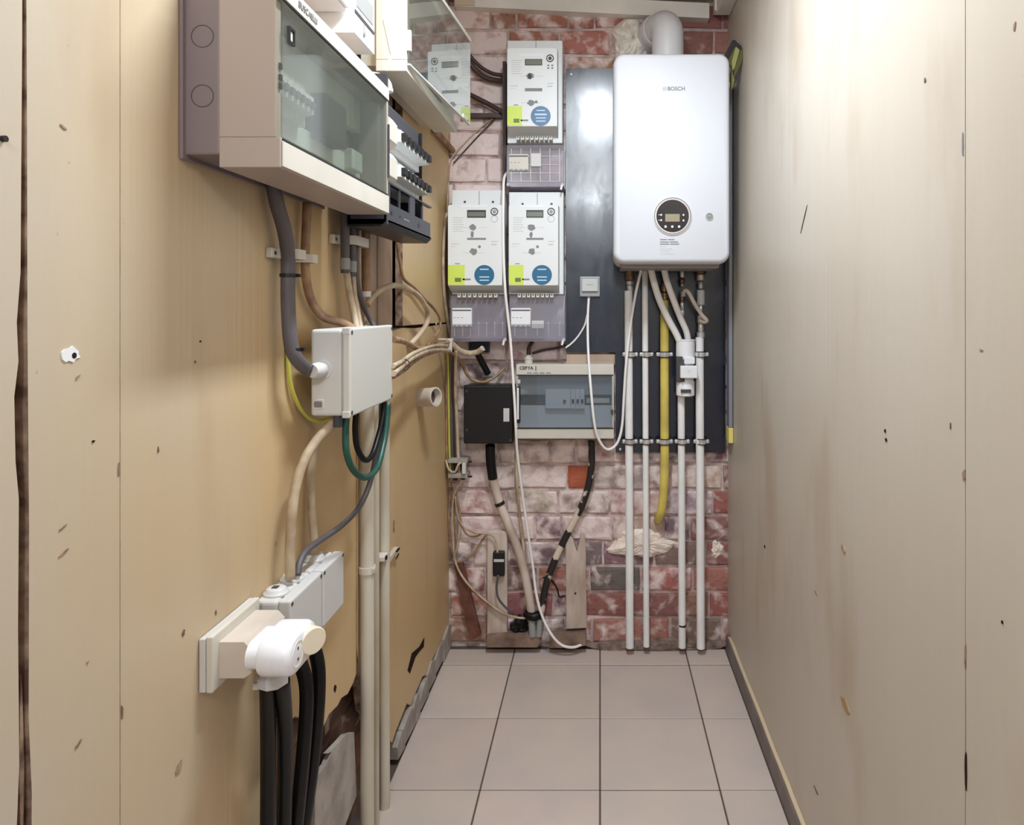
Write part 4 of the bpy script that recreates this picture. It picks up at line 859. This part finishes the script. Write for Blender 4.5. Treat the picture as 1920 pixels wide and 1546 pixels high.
lv = thing('lever_handle', B(1283, 545, 2.59), 'cream lever handle slanting across the rightmost valve', 'lever')
tube('arm', [B(1281, 553, 2.60), B(1284, 545, 2.585), B(1291, 548, 2.575), B(1303, 570, 2.57), B(1316, 590, 2.57), B(1325, 600, 2.575), B(1321, 603, 2.585), B(1312, 600, 2.60)], .0075, M_beigep, lv, 12); cyl('pivot', B(1281, 556, 2.61), B(1281, 546, 2.61), .010, M_chrome, lv)
# wall socket on the board and its white cords
ws = thing('cord_outlet', B(1105, 537, YP), 'small grey square outlet on the navy board', 'outlet')
a, b = B(1087, 518, 2.63), B(1125, 556, 2.63); box('base', a.x, b.x, 2.630, YP-.0005, b.z, a.z, mat('outlet_grey', (158, 164, 166), .4), ws, .004, 3)
a, b = B(1091, 523, 2.62), B(1121, 546, 2.62); box('rocker', a.x, b.x, 2.620, 2.6302, b.z, a.z, M_greyp, ws, .002); c = B(1106, 534, 2.62); boxes('printed_lines', [(c.x-.012, c.x+.012, 2.6196, 2.621, c.z, c.z+.0015)], M_ink, ws)
cyl('cord_gland', B(1104, 562, 2.645), B(1104, 552, 2.645), .005, M_whitecab, ws)
cable('flex_cable', [B(1104, 558, 2.645), B(1102, 600, 2.63), B(1103, 660, 2.59), B(1108, 730, 2.545), B(1114, 790, 2.545), B(1122, 822, 2.56), B(1138, 842, 2.58), B(1156, 832, 2.59), B(1166, 800, 2.59), B(1170, 740, 2.585), B(1174, 680, 2.58), B(1182, 610, 2.585), B(1192, 550, 2.575), B(1201, 510, 2.56), B(1204, 492, 2.555)], .0050, M_whitecab, 'white cord hanging in a U from the outlet up to the boiler', 'cord', n=10)
cable('flex_cable', [B(1101, 590, 2.64), B(1096, 610, 2.645), B(1084, 630, 2.65), B(1071, 644, 2.652), B(1060, 652, 2.65)], .0036, M_whitecab, 'short thin white cord running left from the outlet cord', 'cord')
# spirit level and pouch in the gap by the right wall
sl = thing('spirit_level', B(1372, 828, 2.60), 'grey spirit level with yellow end cap hanging between boiler and right wall', 'spirit level')
a = B(1364.5, 560, 2.60).x; box('bar', a, .497, 2.575, 2.625, B(0, 800, 2.6).z, 2.17, mat('level_grey', (142, 146, 156), .35, metal=.3), sl, .003); box('end_cap', a-.001, .4985, 2.572, 2.628, B(0, 828, 2.6).z, B(0, 800, 2.6).z, mat('level_yellow', (226, 214, 120), .5), sl, .002)
pu = thing('tool_pouch', (.455, 2.42, 2.10), 'black and lime folded tool pouch wedged above the boiler corner', 'pouch')
YU = 2.41; w_ = lambda px, py: (B(px, 0, YU).x, B(0, py, YU).z)
prism('black_flap', [w_(*p) for p in ((1356, 108), (1374, 73), (1379, 73), (1391, 84), (1392, 93), (1386, 104), (1366, 116))], 'Y', YU+.010, YU+.035, mat('pouch_black', (42, 34, 38), .7), pu)
M_limef = mat('pouch_lime', (150, 150, 92), .7); M_lime2 = mat('pouch_olive', (92, 88, 44), .8)
prism('lime_fold', [w_(*p) for p in ((1366, 112), (1377, 90), (1380, 90), (1372, 122), (1370, 126))], 'Y', YU-.002, YU+.012, M_lime2, pu)
prism('lime_fold', [w_(*p) for p in ((1371, 118), (1379, 89), (1386, 95), (1377, 128), (1373, 134))], 'Y', YU-.008, YU+.010, M_limef, pu)
prism('lime_fold', [w_(*p) for p in ((1376, 130), (1386, 98), (1394, 89), (1394, 100), (1390, 118), (1381, 136), (1376, 146))], 'Y', YU-.004, YU+.012, M_lime2, pu)
prism('lime_fold', [w_(*p) for p in ((1372, 132), (1376, 142), (1377, 150), (1374, 164), (1371, 168))], 'Y', YU+.002, YU+.03, M_limef, pu)

# ------------------------------------------------------------------ rear wall: smart meters
def smart_meter(px0, px1, pt, pd, pb, plate, seed, disc_m, lab, gs, top):
    """px0..px1 front width, pt front top, pd step, pb front bottom (photo pixels at the front face); plate = back plate px"""
    Yf, Yb = 2.52, 2.60
    t = thing('smart_meter', B((px0+px1)/2, pb, Yb), lab, 'electricity meter', 'smart electricity meters')
    a, b = B(plate[0], plate[1], Yb), B(plate[2], plate[3], Yb)
    box('back_plate', a.x, b.x, Yb-.012, 2.685, b.z, a.z, M_white2, t, .003)
    xa, xb = B(px0, 0, Yf).x, B(px1, 0, Yf).x; zt, zb = B(0, pt, Yf).z, B(0, pb, Yf).z
    vs = []; fs = []
    # front casing: flush at the top, standing proud below, sloping underside
    prof = [(Yb-.012, zb-.026), (Yf, zb), (Yf, zt-.012), (Yf+.006, zt), (Yb-.012, zt)]
    body = prism('casing', prof, 'X', xa, xb, mat('meter_grey_edge', (214, 216, 216), .45), t)
    rprism('front_panel', xa, xb, zb, zt, .008, 'Y', [(Yf+.002, 0), (Yf-.002, 0), (Yf-.003, .001)], M_white2, t, 5)
    Y = Yf-.003; W = xb-xa; Hh = zt-zb; U = lambda u: xa+u*W; V = lambda v: zt-v*Hh
    dis = slab('display', U(.355), U(.70), V(.225 if top else .16), V(.145 if top else .065), Y, .0010, M_lcdd, t); slab('lcd', U(.372), U(.683), V(.215 if top else .145), V(.155 if top else .09), Y-.001, .0006, M_lcd, dis)
    pc_ = (U(.855), V(.135 if top else .085)); pr = annulus('optical_port', (pc_[0], Y, pc_[1]), (0, -1, 0), .0105, .0140, .0015, M_inkd, t, 24); disc('port_centre', (pc_[0], Y, pc_[1]), (0, -1, 0), .0065, .0015, M_grey if not top else M_inkd, pr, 16)
    if top:
        for i in range(4): slab('symbol', U(.80+.08*(i % 2)), U(.84+.08*(i % 2)), V(.235+.035*(i//2)), V(.215+.035*(i//2)), Y, .0004, M_ink, t)
    else: annulus('symbol', (pc_[0], Y, V(.175)), (0, -1, 0), .0110, .0122, .0004, M_ink, t, 20)
    v0 = .36 if top else .28
    prism('printed_mark', blob_poly(U(.46), V(v0), .016, .012, seed), 'Y', Y-.0004, Y, M_ink, t); prism('printed_mark', blob_poly(U(.45), V(v0+(.0 if top else .09)), .007, .014, seed+1), 'Y', Y-.0005, Y, M_inkd if top else M_ink, t)
    prism('printed_mark', blob_poly(U(.47), V(.70 if top else .58), .014, .013, seed+2), 'Y', Y-.0004, Y, M_ink, t); disc('printed_mark', (U(.58), Y, V(.69 if top else .52)), (0, -1, 0), .0055, .0004, M_ink, t, 12)
    slab('barcode', U(.355), U(.70), V(.555 if top else .435), V(.515 if top else .41), Y, .0004, M_ink, t)
    ln = []
    for i in range(7): ln.append((U(.09), U(.30-.02*(i % 3)), Y-.0003, Y, V(.165+.028*i), V(.158+.028*i)))
    ln += [(U(.25), U(.45), Y-.0003, Y, V(v0+.004), V(v0)), (U(.56), U(.72), Y-.0003, Y, V(v0+.004), V(v0)), (U(.28), U(.66), Y-.0003, Y, V(.705 if top else .60), V(.70 if top else .595)), (U(.06), U(.22), Y-.0003, Y, V(.49), V(.482)), (U(.06), U(.16), Y-.0003, Y, V(.52), V(.515)), (U(.80), U(.93), Y-.0003, Y, V(.46), V(.45)), (U(.80), U(.9), Y-.0003, Y, V(.50), V(.485))]
    boxes('printed_lines', ln, M_inkl, t)
    slab('white_label', U(.24), U(.72), V(.105) if top else V(.028), V(.075) if top else V(.002), Y, .0004, M_white, t)
    st = prism('lime_sticker', [(U(.004), V(.745)), (U(gs), V(.745)), (U(gs), V(.992)), (U(.04), V(.992)), (U(.004), V(.97))], 'Y', Y-.0006, Y, M_lime, t)
    slab('logo', U(.13), U(.245), V(.955), V(.905), Y-.0006, .0006, mat('olive_ink', (110, 124, 60), .5), st); boxes('printed_lines', [(U(.27), U(.42), Y-.0006, Y, V(.935), V(.915)), (U(.13), U(.22), Y-.0006, Y, V(.735), V(.725))], M_ink, t)
    dc = disc('round_sticker', (U(.67), Y, V(.87)), (0, -1, 0), .0365, .0007, disc_m, t, 36)
    boxes('printed_lines', [(U(.67)-.016, U(.67)+.016, Y-.0011, Y-.0006, V(.80)-.002, V(.80)+.002), (U(.67)-.018, U(.67)+.018, Y-.0011, Y-.0006, V(.895)-.002, V(.895)+.002), (U(.67)-.017, U(.67)+.017, Y-.0011, Y-.0006, V(.935)-.002, V(.935)+.002)]+([(U(.67)-.022, U(.67)+.022, Y-.0011, Y-.0006, V(.85)-.003, V(.85)+.003)] if top else []), mat('sticker_print', (196, 222, 236), .5), dc)
    # terminals
    zz = zb-.030
    for i in range(8):
        u = xa+.03+i*(W-.045)/8
        term = box('terminal', u, u+.012, Yb-.060, Yb-.010, zz-.014, zz, M_cream, t, .001, 1); box('terminal_hole', u+.003, u+.009, Yb-.0605, Yb-.055, zz-.006, zz-.001, M_dgrey, term)
    if not top:
        for px_ in (.25, .78): disc('seal_hole', (a.x+(b.x-a.x)*px_, Yb-.012, a.z-.045), (0, -1, 0), .0045, .001, M_inkd, t, 12)
    slab('seam', a.x+(b.x-a.x)*.52-.001, a.x+(b.x-a.x)*.52+.001, a.z-(.028 if top else .062), a.z-.004, Yb-.012, .0008, M_ink, t)
    return t
smart_meter(951, 1045, 90, 0, 237, (952, 78, 1055, 270), 21, M_blue2, 'upper smart meter standing alone above the other two', .30, True)
smart_meter(840, 942, 384, 0, 535, (848, 357, 947, 552), 31, M_blue, 'left smart meter of the lower pair beside the left wall', .31, False)
smart_meter(954, 1047, 384, 0, 535, (955, 361, 1057, 552), 41, M_blue, 'right smart meter of the lower pair beside the navy board', .30, False)

def terminal_box(px0, px1, p0, p1, lab, seed, ribs, modules):
    Yf, Yb = 2.565, 2.66
    xa, xb, zt, zb = B(px0, 0, Yf).x, B(px1, 0, Yf).x, B(0, p0, Yf).z, B(0, p1, Yf).z
    t = thing('terminal_box', ((xa+xb)/2, Yb, zb), lab, 'terminal box', 'clear terminal boxes under the meters')
    box('back_plate', xa, xb, Yb-.006, Yb+.02, zb, zt, mat('terminal_back', (212, 203, 208), .6), t)
    boxes('cover', [(xa, xb, Yf, Yf+.003, zb, zt), (xa, xa+.003, Yf+.003, Yb-.006, zb, zt), (xb-.003, xb, Yf+.003, Yb-.006, zb, zt), (xa+.003, xb-.003, Yf+.003, Yb-.006, zb, zb+.003)], M_tclear, t)
    for i in range(ribs):
        u = xa+(xb-xa)*(i+.5)/ribs; box('rib', u-.0012, u+.0012, Yf-.002, Yf, zb+.02, zb+(zt-zb)*(.92 if seed == 1 else .42), M_rib, t)
    if seed == 1:
        for j in range(4): zq = zb+.02+(zt-zb)*.2*j; box('rib', xa+.01, xb-.02, Yf-.0025, Yf-.0003, zq-.001, zq+.001, M_rib, t)
    else:
        box('cover_ledge', xa+.004, xb-.002, Yf-.010, Yf, zb+.012, zb+(zt-zb)*.38, M_tclear, t)
    for (u0, u1, v0, v1, m_) in modules:
        x_, X_ = xa+(xb-xa)*u0, xa+(xb-xa)*u1; z_, Z_ = zt-(zt-zb)*v1, zt-(zt-zb)*v0
        mo = box('breaker', x_, X_, Yf-.006, Yf+.06, z_, Z_, m_, t, .0015, 1)
        if u1-u0 > .25:
            box('breaker_bar', x_+.002, X_-.002, Yf-.0075, Yf-.005, Z_-.010, Z_-.006, M_dgrey, mo)
            for i in range(4): w = (X_-x_)/4; box('terminal_mouth', x_+i*w+.003, x_+(i+1)*w-.003, Yf-.007, Yf-.005, z_, z_+.006, M_grey, mo)
            boxes('printed_lines', [(x_+.006+i*.014, x_+.013+i*.014, Yf-.0066, Yf-.0055, (z_+Z_)/2-.002, (z_+Z_)/2) for i in range(3)], M_ink, mo)
    for u in (xa+.006, xb-.006): lathe('cover_screw', (u, Yf, zb+.008), (0, -1, -.2), [(0, .006), (.012, .006), (.014, .004)], M_rib, t, 12)
    prism('seal_tag', [(xb-.012, zb+.004), (xb-.004, zb+.004), (xb-.009, zb-.014), (xb-.015, zb-.012)], 'Y', Yf-.014, Yf-.011, M_white, t)
    return t
terminal_box(950, 1058, 272, 350, 'clear terminal box under the upper smart meter', 1, 6, [(.04, .38, .22, .62, M_cream), (.42, .60, .20, .52, M_greyp)])
terminal_box(845, 950, 553, 640, 'clear terminal box under the left smart meter', 2, 7, [(.03, .38, .28, .68, M_white)])
terminal_box(955, 1060, 553, 640, 'clear terminal box under the right smart meter', 3, 5, [(.03, .38, .28, .68, M_white), (.40, .62, .55, .72, M_greyp)])

# back supports and cables around the meters
tag(box('meter_batten', B(945, 0, 2.67).x, B(951.5, 0, 2.67).x, 2.63, 2.684, B(0, 345, 2.66).z, B(0, 120, 2.66).z, M_dbrown), 'dark brown upright batten along the left of the upper meter', 'batten')
tag(box('rail_strip', B(868, 0, 2.675).x, B(944, 0, 2.675).x, 2.66, 2.688, B(0, 221, 2.67).z, B(0, 213, 2.67).z, M_dbrown), 'dark brown horizontal strip on bricks left of the upper meter', 'strip')
cable('dark_brown_cable', [B(855, 66, 2.62), B(868, 84, 2.63), B(884, 108, 2.65), B(902, 126, 2.655), B(924, 138, 2.655), B(946, 141, 2.65)], .0075, M_dbrown, 'upper of two dark cables curving into the upper meter', n=12)
cable('dark_brown_cable', [B(858, 88, 2.64), B(876, 112, 2.65), B(892, 132, 2.66), B(910, 146, 2.66), B(930, 151, 2.66), B(947, 152, 2.65)], .0098, M_dbrown, 'lower thicker dark cable curving into the upper meter', n=12)
cable('dark_brown_cable', [B(860, 166, 2.66), B(880, 177, 2.66), B(912, 193, 2.66), B(946, 212, 2.65)], .0095, M_dbrown, 'straight slanting dark cable left of the upper meter', n=12)
cable('thin_brown_wire', [B(938, 212, 2.675), B(905, 246, 2.68), B(870, 284, 2.68), B(850, 306, 2.67)], .0026, M_dbrown, 'thin brown wire slanting down-left across the bricks', 'wire')
cable('thin_beige_wire', [B(936, 213, 2.68), B(905, 236, 2.683), B(872, 268, 2.683), B(848, 295, 2.66), B(842, 330, 2.62), B(838, 395, 2.60)], .0028, M_beigecab, 'thin beige wire slanting beside the brown one to the corner', 'wire')
t = thing('corner_conduit', L(838, 262, -.57), 'short beige conduit under the upper board in the rear left corner', 'conduit')
cyl('pipe', L(815, 243, -.575), L(851, 284, -.575), .011, M_browncab, t); lathe('end_ring', L(850, 283, -.575), (0, 1, 0), [(0, .0125), (.012, .0125)], M_beigecab, t, 14)
cable('white_cable', [B(951, 323, 2.60), B(945, 336, 2.57), B(943.5, 380, 2.52), B(944, 470, 2.515), B(947, 540, 2.515), B(952, 590, 2.53), B(958, 650, 2.54), B(964, 740, 2.53), B(967, 800, 2.53), B(970, 850, 2.56), B(980, 930, 2.60), B(990, 1000, 2.62), B(999, 1060, 2.625), B(1005, 1110, 2.62), B(1015, 1150, 2.61), B(1032, 1186, 2.60), B(1052, 1208, 2.60), B(1075, 1213, 2.61), B(1097, 1205, 2.64)], .0050, M_whitecab, 'long white cable running between the lower meters down to the floor', n=12)
cable('beige_cable', [B(967, 832, 2.66), B(969, 900, 2.67), B(974, 960, 2.67), B(981, 1020, 2.66), B(988, 1080, 2.655), B(993, 1140, 2.64)], .0055, M_beigecab, 'beige cable just behind the long white one on the lower bricks')

# black box and small fuse box
bb = thing('black_box', B(915, 832, 2.6), 'black enclosure with white label on rear wall', 'enclosure')
a, b = B(869, 722, 2.58), B(962, 832, 2.58)
box('body', a.x+.003, b.x-.003, 2.60, 2.68, b.z+.003, a.z-.003, M_black, bb, .004); box('lid', a.x, b.x, 2.58, 2.601, b.z, a.z, M_black, bb, .006, 3)
for px, py in ((875, 733), (957, 825), (875, 806)): disc('lid_screw', B(px, py, 2.5795), (0, -1, 0), .0055, .001, M_satin, bb, 12)
c0, c1_ = B(944, 765, 2.5795), B(955, 790, 2.5795); slab('label_plate', c0.x, c1_.x, c1_.z, c0.z, 2.5795, .001, M_greyp, bb)
eb = thing('small_fuse_box', B(1060, 822, 2.62), 'small cream fuse box with blue-tinted window below the right smart meter', 'fuse box')
Yf = 2.575; X0, X1, Zt, Zb = B(968, 0, Yf).x, B(1151, 0, Yf).x, B(0, 683, Yf).z, B(0, 822, Yf).z; W1, W0 = B(0, 703, Yf).z, B(0, 802, Yf).z
boxes('casing', [(X0, X1, Yf, 2.68, W1, Zt), (X0, X1, Yf, 2.68, Zb, W0), (X0, X0+.008, Yf, 2.68, W0, W1), (X1-.008, X1, Yf, 2.68, W0, W1), (X0+.008, X1-.008, 2.66, 2.68, W0, W1)], M_cream, eb, .0015)
zA, zB = B(0, 740, 2.6).z, B(0, 760, 2.6).z
box('mask_panel', X0+.008, X1-.008, 2.606, 2.612, zA, W1, M_grey, eb); box('mask_panel', X0+.008, X1-.008, 2.606, 2.612, W0, zB, M_greyp, eb)
box('rail', X0+.01, X1-.01, 2.63, 2.636, zB+.005, zA-.005, M_dgrey, eb)
xa, xb = B(1023, 0, 2.6).x, B(1096, 0, 2.6).x
md = box('breaker', xa, xb-.052, 2.585, 2.63, zB-.010, zA+.022, M_greyp, eb, .002, 1); box('lever', xb-.080, xb-.070, 2.580, 2.586, zB+.012, zB+.024, M_dgrey, md)
for i in range(3):
    u = xb-.051+i*.0172; q = box('breaker', u, u+.0165, 2.585, 2.63, zB-.010, zA+.022, M_greyp, eb, .001, 1); box('lever', u+.004, u+.0125, 2.579, 2.586, zB+.012, zB+.026, M_dgrey, q)
boxes('loose_wire_guard', [(B(1100, 0, 2.62).x, B(1143, 0, 2.62).x, 2.615, 2.622, zB+.008, zB+.026)], M_beigep, eb)
rprism('window', X0+.006, X1-.004, W0+.001, W1-.001, .003, 'Y', [(Yf+.004, 0), (Yf-.004, 0), (Yf-.006, .002)], M_glass3, eb)
boxes('window_gasket', [(X0+.002, X1-.002, Yf-.003, Yf+.004, W0-.0025, W0+.001), (X0+.002, X1-.002, Yf-.003, Yf+.004, W1-.001, W1+.002)], M_black, eb)
hd = box('handle', B(969.5, 0, Yf).x, B(976, 0, Yf).x, Yf-.009, Yf-.004, B(0, 792, Yf).z, B(0, 724, Yf).z, M_black, eb, .001, 1); box('handle_inset', B(970, 0, Yf).x, B(973.5, 0, Yf).x, Yf-.0105, Yf-.0088, B(0, 785, Yf).z, B(0, 726, Yf).z, M_white, hd)
a, b = B(971, 711, Yf), B(976, 718, Yf); slab('latch', a.x, b.x, b.z, a.z, Yf-.006, .002, M_greyp, eb); a, b = B(1145, 767, Yf), B(1150, 776, Yf); slab('latch', a.x, b.x, b.z, a.z, Yf-.006, .002, M_dgrey, eb)
text('lettering', 'CERYA', .0165, B(987, 690, Yf-.0002), FRONT, M_inkd, eb, bold=.0006); a, b = B(1004, 686, Yf), B(1005.5, 695, Yf); slab('printed_bar', a.x, b.x, b.z, a.z, Yf, .0005, M_inkd, eb)
boxes('printed_lines', [(B(988+i*12, 0, Yf).x, B(997+i*12, 0, Yf).x, Yf-.0004, Yf, B(0, 700, Yf).z, B(0, 698, Yf).z) for i in range(4)], M_ink, eb)
disc('smudge', B(1124, 812, Yf), (0, -1, 0), .011, .0003, mat('smudge_grey', (196, 190, 180), .5), eb, 18)
lathe('gland', (B(991, 0, 2.63).x, 2.63, Zt-.002), (0, 0, 1), [(0, .016), (.016, .016), (.018, .018), (.024, .018), (.027, .012), (.034, .011)], M_cream, eb, 20)
cable('dark_cable', [(B(991, 0, 2.63).x, 2.63, Zt+.028), B(992, 652, 2.64), B(998, 640, 2.65)], .008, M_dbrown, 'dark cable rising from the small fuse box gland')
cable('rear_wire', [B(998, 662, 2.675), B(1020, 656, 2.68), B(1045, 652, 2.68), B(1062, 646, 2.67)], .005, M_dbrown, 'dark wire lying on bricks under the right smart meter', 'wire')
t = thing('black_cable_end', B(908, 690, 2.63), 'short black cable with grey cut end above the black box', 'cable')
cyl('sheath', B(896, 664, 2.61), B(915, 700, 2.64), .0125, M_blackcab, t, 16); cyl('grey_tip', B(908, 705, 2.655), B(925, 703, 2.635), .009, M_grey, t, 14)
tag(box('dark_bracket', B(880, 0, 2.67).x, B(918, 0, 2.67).x, 2.655, 2.686, B(0, 660, 2.67).z, B(0, 641, 2.67).z, M_black, None, .003), 'black bracket on the bricks under the left terminal box', 'bracket')

# ------------------------------------------------------------------ foot of the rear wall
t = thing('supply_conduit', B(998, 1150, 2.64), 'white-painted supply conduit slanting from the black box to the floor', 'conduit')
tube('black_section', [B(919, 834, 2.63), B(920, 865, 2.64), B(924, 897, 2.645)], .0185, M_blackcab, t, 16); tube('painted_section', [B(923, 892, 2.645), B(935, 938, 2.655), B(950, 975, 2.655), B(966, 1015, 2.655), B(980, 1060, 2.65), B(990, 1105, 2.645), B(997, 1150, 2.64)], .0165, M_plank, t, 18)
c = B(936, 941, 2.655); annulus('ring', c, (B(946, 965, 2.655)-B(935, 938, 2.655)), .0165, .0195, .012, M_black, t, 20)
cyl('grey_base', B(997, 1160, 2.635), B(999, 1192, 2.63), .014, M_grey, t, 14)
M_flaky = mat('flaking_black_white', (36, 30, 30), .6, var=1, vscale=16, col2=(214, 196, 180), thr=(.50, .54))
t = thing('flaking_conduit', B(1015, 1150, 2.64), 'black conduit with flaking white paint curving from the small fuse box to the floor', 'conduit')
tube('pipe', [B(1109, 826, 2.645), B(1109, 870, 2.65), B(1103, 910, 2.655), B(1090, 950, 2.66), B(1072, 985, 2.66), B(1055, 1018, 2.66), B(1038, 1055, 2.655), B(1024, 1095, 2.65), B(1014, 1150, 2.64)], .0132, M_flaky, t, 16); cyl('grey_base', B(1013, 1160, 2.635), B(1010, 1192, 2.63), .012, M_grey, t, 14)
t = thing('cable_entry', B(985, 1190, 2.63), 'black tarry cable entry at the foot of the rear wall', 'cable entry')
lm = lumpy('tar_lump', B(973, 0, 2.66).x, B(0, 1176, 2.66).z, .036, .030, 2.69, .045, M_black, 17, t); tube('seal', [B(985, 1150, 2.64), B(1000, 1156, 2.625), B(1014, 1150, 2.64)], .016, M_blackcab, t, 12)
cable('thin_black_wire', [B(1018, 1082, 2.65), B(1032, 1086, 2.66), B(1044, 1102, 2.67), B(1049, 1118, 2.67), B(1060, 1116, 2.67)], .0032, M_blackcab, 'thin black wire from the flaking conduit to the short plank', 'wire')
p = thing('wooden_plank', B(931, 1196, 2.66), 'tall pale plank with black connector at the foot of the rear wall', 'plank')
a, b = B(913, 996, 2.66), B(951, 1192, 2.66); box('board', a.x, b.x, 2.660, 2.688, b.z, a.z, M_plank, p, .004)
a, b = B(924, 1034, 2.64), B(946, 1080, 2.64); cn = box('connector', a.x, b.x, 2.635, 2.6602, b.z, a.z, M_black, p, .006, 3); a, b = B(926, 1048, 2.634), B(945, 1053, 2.634); slab('connector_clip', a.x, b.x, b.z, a.z, 2.635, .002, M_greyp, cn)
p = thing('wooden_plank', B(1080, 1180, 2.66), 'short notched pale plank left of the white pipes', 'plank')
prism('board', [(B(x, 0, 2.66).x, B(0, y, 2.66).z) for x, y in ((1062, 1178), (1061, 1020), (1066, 1000), (1074, 1010), (1082, 1034), (1085, 1020), (1089, 1000), (1095, 1003), (1098, 1018), (1100, 1176))], 'Y', 2.658, 2.688, M_plank, p); disc('screw_hole', B(1079, 1112, 2.658), (0, -1, 0), .004, .0006, M_crack, p, 10)
tag(prism('timber_strip', [(B(x, 0, 2.63).x, B(0, y, 2.63).z) for x, y in ((913, 1212), (913, 1194), (960, 1190), (1010, 1188), (1014, 1202), (1008, 1212))], 'Y', 2.625, 2.682, mat('foot_timber', (150, 124, 108), .8, var=.4, vscale=20, col2=(108, 84, 74))), 'left weathered timber strip on the floor below the conduits', 'timber')
tag(prism('timber_strip', [(B(x, 0, 2.63).x, B(0, y, 2.63).z) for x, y in ((1030, 1213), (1032, 1194), (1098, 1188), (1099, 1208), (1080, 1213))], 'Y', 2.625, 2.682, MATS['foot_timber']), 'right weathered timber strip on the floor below the short plank', 'timber')
tag(prism('slanted_stripe', [(B(x, 0, 2.67).x, B(0, y, 2.67).z) for x, y in ((852, 1058), (868, 1056), (902, 1188), (880, 1196))], 'Y', 2.664, 2.682, mat('red_brown_stripe', (128, 78, 62), .8, var=.3, vscale=20)), 'red-brown slanted slat against the bricks in the left corner', 'stripe')  # thin red-brown piece slanting across the corner bricks
tag(lumpy('rubble_heap', B(1240, 0, 2.67).x, .0, .26, .035, 2.70, .045, mat('rubble', (150, 128, 116), .95, var=.4, vscale=30, bump=1.0, bscale=80), 23), 'low heap of rubble along the floor under the pipes', 'rubble')

cable('corner_loop_wire', [B(850, 905, 2.655), B(856, 940, 2.665), B(862, 980, 2.67), B(858, 1020, 2.675), B(850, 1050, 2.675)], .0052, M_beigecab, 'pale wire hanging close to the corner below the looped bracket', 'wire')
cable('corner_loop_wire', [B(844, 920, 2.665), B(850, 965, 2.675), B(854, 1010, 2.68), B(856, 1062, 2.675), B(880, 1098, 2.668), B(915, 1132, 2.655), B(948, 1150, 2.65)], .0034, M_browncab, 'thin brown wire drooping just above the long pale wire', 'wire')
